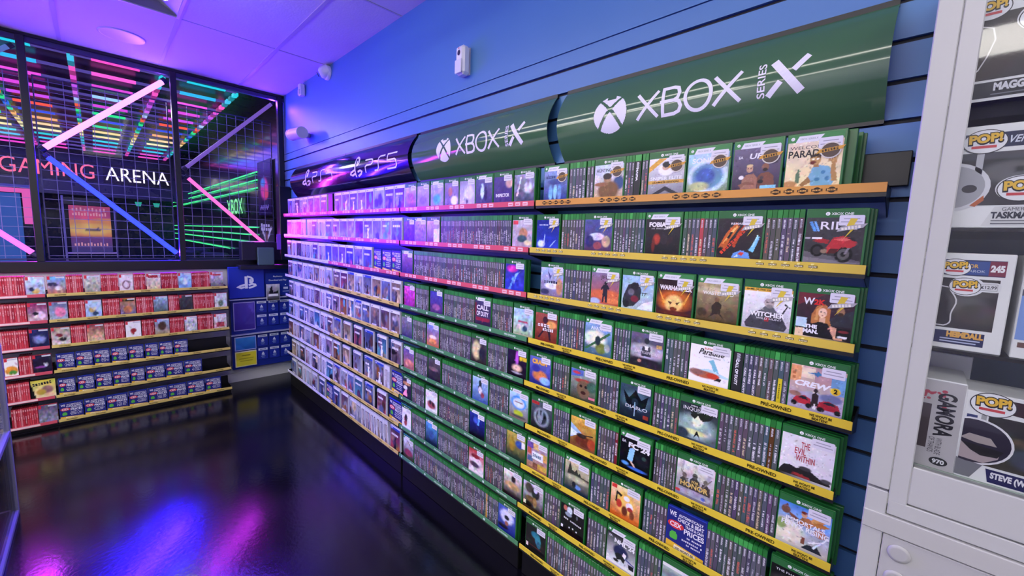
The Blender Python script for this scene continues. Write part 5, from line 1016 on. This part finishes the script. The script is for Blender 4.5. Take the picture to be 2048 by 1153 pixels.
for i, items in enumerate(E_):
    ci = ki = si = 0; zb = ze(i)-.0296; last = 'frame edge'; shown = items
    nk = sum(1 for q in items if q[0] == 'k')
    for it in items:
        k, ya, yb = it[:3]; r = random.Random(300+i*40+int(abs(ya)*100)); w = yb-ya
        if k == 'c':
            short, spec = EA[i][ci]; ci += 1; last = short
            w2 = min(w, .101); h = .163
            o = linked(RK, shell(RK, w2, .011, h, M_RED), label=f'red case with {"an" if short[0] in "aeiou" else "a"} {short} cover, {ORD[i]} shelf of the window rack', cat='game case', group='red cases facing out'); place(o, (.278, (ya+yb)/2-w2/2, zb), PI/2)
            mb = MB(); put_raster(mb, raster(spec+';d 40 .06', 20, 28, i*9+ci), .001, w2-.001, .004, h-.003, -.0004)
            mb.face([(.002,-.0008,h-.028),(.016,-.0008,h-.028),(.016,-.0008,h-.004),(.002,-.0008,h-.004)], 'd83848')
            mb.face([(w2-.05,-.0008,h-.018),(w2-.004,-.0008,h-.018),(w2-.004,-.0008,h-.006),(w2-.05,-.0008,h-.006)], 'd8d8e4')
            if 'lettered' in short: mb.text(short.split()[0], w2*.15, h*.78, .02, 'b83040', -.001, bold=.05, width=w2*.7)
            mb.build('cover_insert', M_PRINT, o)
        elif k == 'v':
            w2 = .128; o = linked('wide_game_box', shell('wide_game_box', w2, .03, .165, M_BLACKC), label='wide yellow and cream game box tilted on the fifth rack shelf', cat='game box'); place(o, (.272, (ya+yb)/2-w2/2, zb), PI/2)
            mb = MB(); put_raster(mb, raster('g e0d0b0 e0d450;e .65 .5 .24 .2 a87878 .5;p 181818 .0 .0 .2 .0 .05 .7 .0 .8;e .4 .4 .2 .14 c8a848 .5;e .7 .25 .2 .1 e0b890 .5;n .3 9', 22, 24, 4), .001, w2-.001, .003, .162, -.0006); marks(mb, .012, .118, .10, .022, 7, '26242c', -.001, .12); mb.build('box_print', M_PRINT, o)
        elif k == 'k':
            ki += 1; price_card((.278, ya+.001, zb), PI/2, w-.003, .152 if i < 5 else .150, f'blue price promise card, {ORD[ki-1]} of {nk} from the red cases, {ORD[i]} rack shelf')
        else:
            n = max(1, round(w/.0112)); p = w/n; si += 1
            nxt = last
            for q in range(n):
                t = p-.0006; mb = MB()
                o = linked(RK, shell(RK+'_spine', t, .10, .163, M_RED), label=f'red spine-out case after the {last} cover, {ORD[i]} window rack shelf', cat='game case', group=f'red spines after the {last} cover, rack shelf {i+1}'); place(o, (.277, ya+p*q, zb), PI/2)
                c = ('cc3c4a','b83040','d24a58','c8404c','e08088','a82c3c','dc6a74')[r.randrange(7)]
                mb.face([(.0004,-.0004,.003),(t-.0004,-.0004,.003),(t-.0004,-.0004,.16),(.0004,-.0004,.16)], c)
                z = .118-.02*r.random()
                for g in range(r.randrange(4,10)):
                    mb.face([(t*.36,-.0007,z-.005),(t*.64,-.0007,z-.005),(t*.64,-.0007,z),(t*.36,-.0007,z)], ('eec4c8','e0989e','f2d4d4')[r.randrange(3)]); z -= .007
                mb.face([(t*.2,-.0007,.135),(t*.8,-.0007,.135),(t*.8,-.0007,.150),(t*.2,-.0007,.150)], 'e8a8ac')
                mb.build('spine_insert', M_PRINT, o)
for i in (3, 4, 5):
    y0 = E_[i][-1][2]+.012
    if -.63-y0 > .05:
        m_ = MB(); m_.bbox(0, -.64-y0, 0, .02, 0, .12, .002, '0c0c10'); o = m_.build('divider_block', M_METAL, label=f'black filler block at the end of the {ORD[i]} rack shelf', cat='filler'); place(o, (.2, y0, zb if False else ze(i)-.0296), PI/2)
# ------------------------------------------------------------------ blue console accessories stand in the corner
st = empty('display_stand', (.012, -.575, .0), PI/2, label='blue gift card display stand in the corner behind the pale cases', cat='display stand')
W_ = .565
mb = MB(); mb.bbox(0, W_, -.085, 0, .16, 1.20, .004, '1c2c88'); mb.build('back_board', M_PRINT, st)
mb = MB(); mb.bbox(-.012, .30, -.125, -.086, .905, 1.222, .004, '2036a8'); hd = mb.build('header_panel', M_PRINT, st)
mb = MB()
s = .62
def f2(u, v): return (u, -.1262, v)
W2 = 'e6eaf6'
def st2(pts, ww): stroke(mb, [(.145+p[0]*s, 1.06+p[1]*s) for p in pts], ww*s, W2, f2)
st2([(-.012,-.095),(-.012,.105)], .042); st2([(.0,.103),(.05,.088),(.078,.06),(.080,.025),(.066,.004),(.046,.004),(.046,.055)], .030)
st2([(-.03,-.03),(-.10,-.052),(-.125,-.068),(-.085,-.085),(-.035,-.072)], .030); st2([(.022,-.04),(.07,-.022),(.115,-.035),(.12,-.052),(.06,-.078),(.022,-.088)], .030)
mb.build('logo', M_PRINT, hd)
mb = MB(); mb.bbox(.315, W_-.004, -.095, -.086, .905, 1.15, .003, '22389c')
mb.text('PlayStation', .435, 1.105, .014, 'e8ecf8', -.0962, align='c', bold=.02); mb.text('Download and Play', .435, 1.065, .016, 'e8ecf8', -.0962, align='c', bold=.02, width=.17)
for x in (.36, .51):
    mb.disc(x, -.0962, 1.02, .006, .006, 'e8ecf8', 10); mb.box(x-.022, x+.022, -.0964, -.0960, .972, .995, 'd8e0f4'); mb.box(x-.03, x+.03, -.0964, -.0960, .945, .952, 'a8b8e0')
mb.box(.39, .42, -.0964, -.0960, .985, .99, 'd8e0f4')
mb.build('side_panel', M_PRINT, st)
mb = MB()
for z in (.895, .53):
    mb = MB(); mb.bbox(-.012, W_, -.13, -.086, z-.010, z, .002, 'b8bcd0'); mb.build('shelf_edge', M_METAL, st)
pass
def flat(x0, x1, z0, z1, name, label, A, frame, y=-.10):
    m_ = MB(); m_.bbox(0, x1-x0, 0, .008, 0, z1-z0, .002, frame); o = m_.build(name, M_PRINT, label=label, cat='card'); place(o, (.012-y, -.575+x0, z0), PI/2)
    m_ = MB(); put_raster(m_, A, .008, x1-x0-.006, .010, z1-z0-.010, -.0008); 
    m_.build('card_print', M_PRINT, o); return o
flat(.02, .212, .565, .86, 'display_card', 'large violet display card with a pale border on the corner stand', raster('g 402c9a 5a48b8;p 6a58c8 .6 1 1 .5 1 1;p 5040a8 .5 .2 1 .6 1 .2;n .15 6', 16, 20, 2), 'a8a0e0')
flat(.02, .212, .355, .50, 'display_card', 'light blue display card with a pale border on the corner stand', raster('g 1c58b0 3a8ad8;p 3070c8 .0 .0 .5 .0 .0 .6;n .15 6', 16, 14, 2), 'b0b8ec')
o = flat(.02, .212, .185, .345, 'display_card', 'yellow notice card low on the corner stand', raster('g d8d038 d8cc30;r a8a028 .2 .3 .8 .36;r a8a028 .15 .5 .85 .56;r 6a6420 .3 .72 .7 .78;n .08 6', 20, 18, 2), 'e4e0b8')
gc = None
for ri, z in enumerate((.735, .59, .375, .23)):
    for cj, x in enumerate((.225, .335, .445)):
        lab = f'blue gift card with white top, {ORD[ri]} row, {ORD[cj]} from the display cards'
        if gc is None:
            a = MB(); a.bbox(0, .098, 0, .003, 0, .125, .001, '20309c'); b = MB()
            b.face([(.006,-.0004,.098),(.092,-.0004,.098),(.092,-.0004,.122),(.006,-.0004,.122)], 'dfe4f4')
            for q in range(5): b.box(.02+.012*q, .029+.012*q, -.0006, -.0004, .104, .115, '6a78a8')
            b.face([(.034,-.0004,.056),(.064,-.0004,.056),(.049,-.0004,.085)], 'd8e0f4'); b.box(.036,.062,-.0006,-.0004,.046,.052,'c8d4f0'); b.box(.03,.068,-.0006,-.0004,.03,.036,'8098d0'); b.box(.036,.062,-.0006,-.0004,.018,.023,'8098d0')
            gc = (a.build('gift_card', M_PRINT), b.build('card_print', M_PRINT)); g, p = gc
        else:
            g, p = gc[0].copy(), gc[1].copy(); COL.objects.link(g); COL.objects.link(p)
        p.parent = g; tag(g, lab, 'gift card', 'blue gift cards on the corner stand'); place(g, (.105, -.575+x, z), PI/2)
m_ = MB(); A = raster('g 282428 c8c4cc;p 1c1a20 .1 .3 .3 .9 .4 .9 .5 .5 .9 .6 .95 .3;r e8e8ec .12 .26 .88 .4;n .3 8', 16, 22, 6)
m_.bbox(0, .125, 0, .012, 0, .175, .001, 'c8c8d4'); o = m_.build('game_sleeve', M_PRINT, label='small black and white game sleeve propped on the stand beside the header', cat='game case'); place(o, (.150, -.575+.315, .86), PI/2)
m_ = MB(); put_raster(m_, A, .004, .121, .004, .171, -.0006); m_.build('cover_insert', M_PRINT, o)

# ------------------------------------------------------------------ glass counter cabinet at the near left
gcab = empty('glass_cabinet', (1.6, -1.872, 0), label='glass display cabinet with slim silver frame at the aisle edge', cat='display cabinet')
L_c, D_c, H_c = 2.2, .5, .95
mb = MB(); b = .014
for x in (0, L_c): 
    for y in (0, -D_c): mb.bbox(x-b, x+b, y-b-b, y, 0, H_c, .003, 'b0b0c8')
for y in (-b, -D_c):
    for z in (.014, .47, H_c): mb.bbox(0, L_c, y-b, y+b, z-.014, z+.014, .003, 'b0b0c8')
for x in (0, L_c):
    for z in (.014, .47, H_c): mb.bbox(x-b, x+b, -D_c, -b, z-.014, z+.014, .003, 'b0b0c8')
mb.build('cabinet_frame', M_METAL, gcab)
mb = MB(); mb.box(.014, L_c-.014, -b-.003, -b+.003, .03, H_c-.02, 'ffffff'); mb.build('front_pane', M_GLASS, gcab)
mb = MB(); mb.box(-.003, .003, -D_c+.014, -.03, .03, H_c-.02, 'ffffff'); mb.build('side_pane', M_GLASS, gcab)
mb = MB(); mb.box(.01, L_c-.01, -D_c+.01, -.03, .465, .475, 'a8a0d8'); mb.build('shelf_board', M_WHITE, gcab)  # violet reflection put into the shelf colour
mb = MB(); mb.box(.01, L_c-.01, -D_c+.01, -.03, .016, .03, '26263c'); mb.build('base_board', M_METAL, gcab)
mb = MB(); mb.box(.01, L_c-.01, -D_c+.002, -D_c+.012, .03, H_c-.02, '2c2c48'); mb.build('back_board', M_METAL, gcab)

# ------------------------------------------------------------------ white display cabinet at the near right
CY = -.50
cab = empty('display_cabinet', (4.941, 0, 0), label='white display cabinet with glass front full of boxed figures', cat='display cabinet')
WC = 1.10; WH = 'a8a9ac'
def cb(name, bl, mat=M_WHITE, parent=cab):
    m_ = MB()
    for (x0,x1,y0,y1,z0,z1,c) in bl: m_.bbox(x0,x1,y0,y1,z0,z1,.0015,c)
    return m_.build(name, mat, parent)
cb('side_board', [(.0, .010, CY+.03, -.004, 0, 2.2, WH)]); cb('side_board', [(WC-.018, WC, CY+.03, -.004, 0, 2.2, WH)])
cb('corner_post', [(.0, .030, CY, CY+.03, 1.172, 2.2, WH)])
cb('corner_post', [(.0, .030, CY, CY+.03, 0, 1.168, WH)])
cb('door_frame', [(.0303, .055, CY+.0002, CY+.02, 1.146, 2.2, WH), (WC-.055, WC-.0303, CY+.0002, CY+.02, 1.146, 2.2, WH), (.055, WC-.055, CY+.0004, CY+.02, 1.158, 1.228, WH)])
cb('rail', [(.031, WC, CY, CY+.03, 1.128, 1.1555, WH)])
cb('worktop_edge', [(-.0, WC, CY-.004, -.004, 1.092, 1.126, 'a6a6a8')])
dr = cb('lower_door', [(.031, WC-.03, CY, CY+.018, .10, 1.089, 'a2a2a6')])
m_ = MB()
for z in (1.062, 1.012): 
    m_.lathe((.055,CY-.001,z),(0,-1,0),[(.016,0),(.015,.002),(.011,.0025)],'9e9ea2',24)
m_.build('cover_cap', M_WHITE, dr)
cb('plinth', [(.02, WC-.02, CY+.03, -.01, 0, .09, 'c0c0c6')])
cb('back_board', [(.018, WC-.018, -.012, -.005, 1.15, 2.2, '33506e')])
cb('top_board', [(.0, WC, CY, -.004, 2.2, 2.22, WH)])
cb('deck', [(.018, WC-.018, CY+.021, -.013, 1.205, 1.223, 'd8e8de')])
for z in (1.440, 1.645, 1.845):
    m_ = MB(); m_.box(.019, WC-.019, CY+.025, -.014, z-.006, z, 'c8e0d4'); m_.build('glass_shelf', glass_shelf_mat if 'glass_shelf_mat' in globals() else M_CLEAR, cab)
m_ = MB(); m_.box(.055, WC-.055, CY+.006, CY+.010, 1.228, 2.2, 'ffffff'); m_.build('glass_pane', M_GLASS, cab)
# boxed figures
def pop_logo(mb, x, z, s, y, n=0):
    mb.disc(x, y, z, .030*s, .0235*s, '26242c', 28); mb.disc(x, y-.0003, z, .0285*s, .022*s, 'ecebf0', 28)
    mb.text('POP!', x-.0225*s, z-.004*s, .0165*s, '201c1c', y-.0006, bold=.12, rot=.06, width=.047*s)
    mb.text('POP!', x-.0212*s, z-.0025*s, .0150*s, 'e8b838', y-.0009, bold=.05, rot=.06, width=.044*s)
    mb.box(x-.017*s, x+.016*s, y-.0007, y-.0003, z-.0125*s, z-.0075*s, 'c84048')
def fig_box(x1, z0, w, h, d, label, y=CY+.033, rz=0, x0=None):
    e = empty('figure_box', ((x0 if x0 is not None else x1-w), y, z0+.0005), rz, label=label, cat='figure box')
    m_ = MB(); m_.bbox(0, w, 0, d, 0, h, .0012, 'e8e8ea'); m_.build('carton', M_PRINT, e)
    return e
def window(e, w, h, x0, x1, z0, z1, A, y=-.0005):
    m_ = MB(); put_raster(m_, A, x0, x1, z0, z1, y); m_.build('window_film', M_PRINT, e)
# HEIMDALL
e = fig_box(5.074, 1.440, .117, .163, .09, 'figure box with a 12.99 price sticker on the middle glass shelf')
m_ = MB(); y = -.0004
m_.face([(.008,y,.126),(.108,y,.126),(.108,y,.152),(.008,y,.152)], '1c2a58')
m_.face([(.050,y-.0002,.128),(.090,y-.0002,.128),(.090,y-.0002,.150),(.050,y-.0002,.150)], '2a4890'); m_.face([(.090,y-.0002,.127),(.108,y-.0002,.127),(.108,y-.0002,.151),(.090,y-.0002,.151)], '7a2440')
m_.text('245', .0915, .1345, .0095, 'f0ecf0', y-.0005, bold=.06, width=.015); m_.text('THOR', .058, .1395, .0055, 'd8a850', y-.0005, bold=.03, width=.02); m_.text('RAGNAROK', .05, .132, .004, 'c0c8e0', y-.0005, width=.036)
m_.face([(.020,y,.009),(.097,y,.009),(.097,y,.031),(.030,y,.031)], '1c2450'); m_.text('HEIMDALL', .054, .0215, .0085, 'e0a850', y-.0004, bold=.07, width=.042)
for q in range(2): m_.box(.047, .093-.004*q, y-.0006, y-.0003, .0165-.0045*q, .0185-.0045*q, 'b8c0e0')
pop_logo(m_, .052, .139, .62, y-.001); m_.build('box_print', M_PRINT, e)
window(e, 0, 0, .006, .104, .036, .121, raster('g 2c2a2e 383436;e .6 .5 .3 .2 605c5e .6;e .8 .3 .25 .2 4c4442 .6;e .7 .75 .3 .12 504a4a .7;e .25 .4 .22 .4 241e20 .3;n .25 7', 24, 20, 8))
m_ = MB(); pts = [(.046+.012*math.cos(t)+.002*math.sin(5*t), .072+.034*math.sin(t)) for t in [(-1.3+2.6*k/14) for k in range(15)]]
stroke(m_, [(.03,.108)]+pts[::-1]+[(.03,.04)], .0018, 'e0dee2', lambda u, v: (u, -.0012, v)); 
m_.disc(.068, -.0013, .108, .0205, .0165, 'e4e4ea', 28); rrect(m_, .068, .106, .1005, .1165, .005, -.0012, 'e0e0e4')
pop_logo(m_, .066, .108, .62, -.0016)
for a in ((.0835,.1035,.102,.1033),(.0835,.1135,.102,.1137),(.0835,.1035,.0838,.1137),(.1017,.1035,.102,.1137)): m_.box(a[0], a[2], -.0016, -.0014, min(a[1],a[3]), max(a[1],a[3])+.0002, '2c2c34')
m_.text('\u00a312.99', .0845, .1064, .0048, '24242c', -.0017, bold=.02, width=.0165); m_.build('price_sticker', M_PRINT, e)
# TASKMASTER
e = fig_box(5.100, 1.645, .117, .163, .09, 'figure box with a white hooded print on the second highest glass shelf')
m_ = MB(); y = -.0004
m_.face([(.010,y,.127),(.116,y,.127),(.116,y,.150),(.010,y,.150)], '20264a'); m_.text('AVENGERS', .052, .133, .0105, 'd8dcec', y-.0004, bold=.02, shear=.25, width=.055); m_.box(.075,.088,y-.0004,y-.0002,.1455,.149,'b83848')
pop_logo(m_, .036, .137, .82, y-.0008); m_.box(.030, .038, y-.0008, y-.0006, .085, .118, 'b8b8c0')
m_.face([(.046,y,.003),(.114,y,.003),(.114,y,.034),(.058,y,.034)], 'd8d8da'); m_.text('GAMERVERSE', .066, .027, .0052, '3a3a44', y-.0004, width=.042); m_.text('TASKMASTER', .055, .0155, .0092, '2c2e3c', y-.0004, bold=.05, width=.060)
for q in range(2): m_.box(.056, .108, y-.0006, y-.0003, .0105-.0045*q, .0122-.0045*q, '6a6a74')
m_.build('box_print', M_PRINT, e)
window(e, 0, 0, .004, .113, .036, .120, raster('g 3c3a40 2c2c32;e .62 .62 .3 .2 6a686c .6;e .66 .66 .05 .07 2a2a2e .4;e .9 .6 .06 .08 2c2c30 .4;r 50505a .0 .88 1 1;n .2 7', 24, 20, 8))
m_ = MB(); A = raster('g c0c0c8 b0b0ba;n .08 6', 10, 10, 3)
def blob(pts, c, yy): m_.face([(a, yy, b_) for a, b_ in pts], c)
blob([(.004+.046*math.cos(t)*(1 if math.cos(t) > 0 else .4)+.0, .066+.040*math.sin(t)) for t in [2*PI*k/28 for k in range(28)]], 'd8d8de', -.0012)
blob([(.004+.040*math.cos(t)*(1 if math.cos(t) > 0 else .4)+.0, .066+.035*math.sin(t)) for t in [2*PI*k/28 for k in range(28)]], 'a4a4ac', -.0014)
m_.disc(.027, -.0018, .063, .0085, .0065, '302e34', 20); blob([(.030,.036),(.044,.052),(.045,.044),(.036,.034)], 'b86038', -.0016)
m_.disc(.082, -.0013, .062, .027, .020, 'dcdce2', 28); pop_logo(m_, .082, .061, .85, -.0016)
m_.build('printed_figure', M_PRINT, e)
# MAGGIE
e = fig_box(5.083, 1.845, .117, .163, .09, 'figure box with a white outlined silhouette on the highest glass shelf')
m_ = MB(); y = -.0004
marks(m_, .055, .148, .055, .006, 10, 'b05058', y-.0004); pop_logo(m_, .036, .142, .75, y-.0008)
m_.face([(.018,y,.006),(.116,y,.006),(.116,y,.030),(.022,y,.030)], '262630'); m_.text('MAGGIE', .052, .0165, .0105, 'd8d8e0', y-.0004, bold=.06, width=.041); m_.box(.05,.11,y-.0006,y-.0003,.0095,.0112,'7a7a84'); m_.build('box_print', M_PRINT, e)
window(e, 0, 0, .004, .113, .034, .134, raster('g 38343a 3c3638;e .7 .6 .4 .3 4c3e40 .7;e .3 .3 .3 .3 3c2c30 .6;n .2 7', 22, 18, 8))
m_ = MB(); stroke(m_, [(.010,.112),(.030,.117),(.042,.112),(.046,.095),(.040,.070),(.032,.050),(.020,.040)], .0016, 'd8d6da', lambda u, v: (u, -.0012, v)); m_.disc(.092, -.0013, .118, .027, .022, 'dcdce2', 28); pop_logo(m_, .092, .117, .85, -.0016); m_.build('printed_figure', M_PRINT, e)
# boxes lying behind the front row
e = fig_box(5.085, 1.645, .117, .186, .09, 'cream carton showing above the white hooded figure box', y=CY+.16)
# GAMORA turned side-on
e = fig_box(5.046, 1.2235, .093, .160, .115, 'figure box turned side-on with a 970 oval and red spatter')
m_ = MB(); y = -.0004
m_.face([(.001,y,.001),(.092,y,.001),(.092,y,.158),(.001,y,.158)], 'b8b4b8'); m_.face([(.02,y-.0002,.035),(.055,y-.0002,.035),(.055,y-.0002,.115),(.02,y-.0002,.115)], '4a4044')
for k in range(26):
    r = random.Random(k); a, b_, s_ = r.uniform(.02,.072), r.uniform(.112,.142), r.uniform(.001,.004); m_.disc(a, y-.0003-.00001*k, b_, s_, s_*.8, 'b04858', 8)
m_.text('GAMORA', .0625, .138, .0205, '26242c', y-.0006, bold=.04, rot=-PI/2, width=.078)
m_.text('WITH BLADE', .0665, .057, .0072, '3a383e', y-.0006, rot=-PI/2, width=.030); m_.text('OF THANOS', .0575, .057, .0072, '3a383e', y-.0006, rot=-PI/2, width=.028)
m_.disc(.073, y-.0004, .015, .0115, .0075, '2a2a30', 20); m_.text('970', .0655, .0115, .007, 'e4e4e8', y-.0008, bold=.04, width=.015)
m_.disc(.024, y-.0004, .0215, .020, .020, '2c2c30', 20); m_.disc(.022, y-.0006, .0205, .013, .013, '3c6a38', 20); m_.build('box_print', M_PRINT, e)
# boxes stacked at the back of the GAMORA box
e = fig_box(5.056, 1.2235, .10, .187, .09, 'cream topped carton standing behind the side-on figure box', y=CY+.16)
# STEVE
e = fig_box(5.165, 1.2235, .119, .152, .09, 'figure box with a sunglasses wearing print at the bottom of the cabinet')
m_ = MB(); y = -.0004
m_.face([(.047,y,.124),(.118,y,.118),(.118,y,.146),(.047,y,.146)], '30161e'); marks(m_, .07, .130, .045, .009, 7, '8a3040', y-.0004); pop_logo(m_, .030, .134, .85, y-.0008)
m_.face([(.004,y,.085),(.016,y,.085),(.016,y,.112),(.004,y,.112)], '26306a'); m_.face([(.020,y,.075),(.026,y,.075),(.026,y,.115),(.020,y,.115)], 'a2a2a6')
m_.face([(.038,y,.004),(.118,y,.004),(.118,y,.026),(.034,y,.026)], '242458'); m_.text('STEVE (WITH SUNGLASSES)', .040, .0125, .0092, 'eaeaf0', y-.0004, bold=.05, width=.105)
m_.build('box_print', M_PRINT, e)
window(e, 0, 0, .028, .117, .030, .116, raster('g 4a4640 2a2628;e .6 .3 .3 .2 50586a .6;e .6 .6 .3 .1 6a5c50 .6;e .5 .75 .2 .1 1e1c20 .5;n .3 7', 22, 18, 8))
m_ = MB()
def bl(pts, c, yy): m_.face([(a, yy, b_) for a, b_ in pts], c)
hd_ = [(.014+.046*math.cos(t), .068+.040*math.sin(t)) for t in [2*PI*k/30-.6 for k in range(30)]]
bl([(max(.002, a), b_) for a, b_ in hd_], 'e6e4ea', -.0012); bl([(max(.002, .014+.043*math.cos(t)), .068+.037*math.sin(t)) for t in [2*PI*k/30-.6 for k in range(30)]], '2a2438', -.0014)
bl([(.002,.072),(.010,.080),(.034,.078),(.042,.066),(.020,.066),(.002,.070)], 'a89c9c', -.0016); bl([(.002,.036),(.030,.034),(.045,.046),(.046,.052),(.002,.064)], 'b0a0a4', -.0015)
bl([(.002,.064),(.050,.060),(.044,.048),(.026,.046),(.014,.052)], '201c22', -.0018); bl([(.0,.004),(.018,.004),(.030,.030),(.0,.034)], '787880', -.0013)
m_.disc(.100, -.0013, .088, .020, .020, 'dcdce2', 28); pop_logo(m_, .101, .088, .8, -.0016); m_.build('printed_figure', M_PRINT, e)
e = fig_box(5.20, 1.440, .117, .163, .09, 'pale blue fronted figure box beside the price stickered box')
m_ = MB(); m_.face([(.002,-.0004,.03),(.115,-.0004,.03),(.115,-.0004,.10),(.002,-.0004,.10)], '7a98d8'); m_.face([(.002,-.0004,.10),(.115,-.0004,.10),(.115,-.0004,.11),(.002,-.0004,.11)], '50505c'); m_.box(.006,.05,-.0008,-.0004,.018,.026,'6a4a48'); m_.build('box_print', M_PRINT, e)
# ------------------------------------------------------------------ light
def batten(x, y, l, lab, k):
    o = empty('ceiling_light', (x, y, ZC-.004), label=lab, cat='ceiling light', group='white hanging battens')
    for sx in (-1, 1):
        mb = MB(); mb.tube((sx*l*.36,0,0), (sx*l*.36,0,-.12), .006, 'd8d8e0', 8); mb.build('hanger', M_METAL, o)
    mb = MB(); mb.bbox(-l/2-.02, l/2+.02, -.03, .03, -.145, -.118, .004, 'e8e8ee'); mb.build('batten_body', M_WHITE, o)
    mb = MB(); mb.tube((-l/2,0,-.165), (l/2,0,-.165), .02, sc_('fffaf0', k), 12); mb.build('lamp_tube', M_GLOW, o)
def panel(x, y, lab, k):
    o = empty('unseen_panel_light', (x, y, ZC-.004), label=lab, cat='ceiling light', group='white ceiling panels')
    mb = MB()
    for a in ((-.595,.595,-.295,-.275), (-.595,.595,.275,.295), (-.595,-.575,-.275,.275), (.575,.595,-.275,.275)): mb.box(*a, -.02, 0, 'e8e8ee')
    mb.build('panel_frame', M_WHITE, o)
    mb = MB(); mb.box(-.575, .575, -.275, .275, -.014, -.002, sc_('fffaf2', k)); mb.build('diffuser', M_GLOW, o)
for i, x in enumerate((2.62, 4.12)): batten(x, -1.15, 1.45, f'white hanging LED batten above the aisle, {ORD[i]} from the arena window', 16)
for i, (x, y) in enumerate(((1.8,-3.1), (3.0,-3.1), (1.8,-4.3), (5.4,-2.5), (4.2,-4.3), (6.6,-1.3), (6.6,-3.7), (5.4,-3.7), (.6,-3.1), (.6,-4.3), (3.0,-4.3))):
    panel(x, y, f'white flush ceiling light panel over the shop floor, {ORD[i]} from the arena window', 16)  # out of view; several added to brighten the rack, covers and cabinet
def area(name, loc, rot, sx, sy, power, col):
    l = bpy.data.lights.new(name, 'AREA'); l.shape = 'RECTANGLE'; l.size = sx; l.size_y = sy; l.energy = power; l.color = col
    o = bpy.data.objects.new(name, l); COL.objects.link(o); o.location = loc; o.rotation_euler = rot
    return o
# coloured area lamps added to strengthen the wash of the tubes and strips
def tube_light(a, b, power, col, w=.03):
    a = Vector(a); b = Vector(b); m = (a+b)/2; d = b-a
    ang = math.atan2(d.z, d.y)
    l = bpy.data.lights.new('tube_wash', 'AREA'); l.shape = 'RECTANGLE'; l.size = d.length; l.size_y = w; l.energy = power; l.color = col
    o = bpy.data.objects.new('tube_wash', l); COL.objects.link(o)
    X_ = d.normalized(); Z_ = Vector((-1, 0, 0)); Y_ = Z_.cross(X_)
    M = Matrix((X_, Y_, Z_)).transposed().to_4x4(); M.translation = m + Vector((.022, 0, 0)); o.matrix_world = M
tube_light((-.1,-1.76,2.165), (-.1,-.955,2.925), 9, (.34,.12,1))
tube_light((-.1,-1.745,2.14), (-.1,-.925,1.325), 120, (.02,.004,1))
tube_light((-.1,-.855,2.09), (-.1,-.075,1.33), 9, (.7,.03,1))
tube_light((-.1,-.865,2.14), (-.1,-.07,2.95), 14, (.14,.03,1))
tube_light((-.1,-2.64,2.14), (-.1,-1.83,1.325), 22, (.6,.03,1))
o = area('arena_fill', (-3.2, -1.8, 2.9), (0, 0, 0), 5, 2.5, 90, (.12,.05,1))  # unseen fill added to lift the dark arena in blue
area('poster_fill', (-.8, -1.0, 2.85), (math.radians(50), 0, 0), .3, .3, 9, (.9,.8,1))  # unseen lamp added to brighten the side wall posters
w = bpy.data.worlds.new('world'); SC.world = w; w.use_nodes = True
w.node_tree.nodes['Background'].inputs[0].default_value = (.3, .3, .4, 1); w.node_tree.nodes['Background'].inputs[1].default_value = .02
# ------------------------------------------------------------------ view
SC.view_settings.view_transform = 'Standard'; SC.view_settings.look = 'None'; SC.view_settings.gamma = 1
SC.view_settings.use_curve_mapping = False; SC.view_settings.exposure = 0.0
SC.cycles.use_denoising = True; SC.cycles.max_bounces = 8; SC.cycles.transparent_max_bounces = 16
SC.cycles.caustics_reflective = False; SC.cycles.caustics_refractive = False
SC.cycles.sample_clamp_indirect = 6
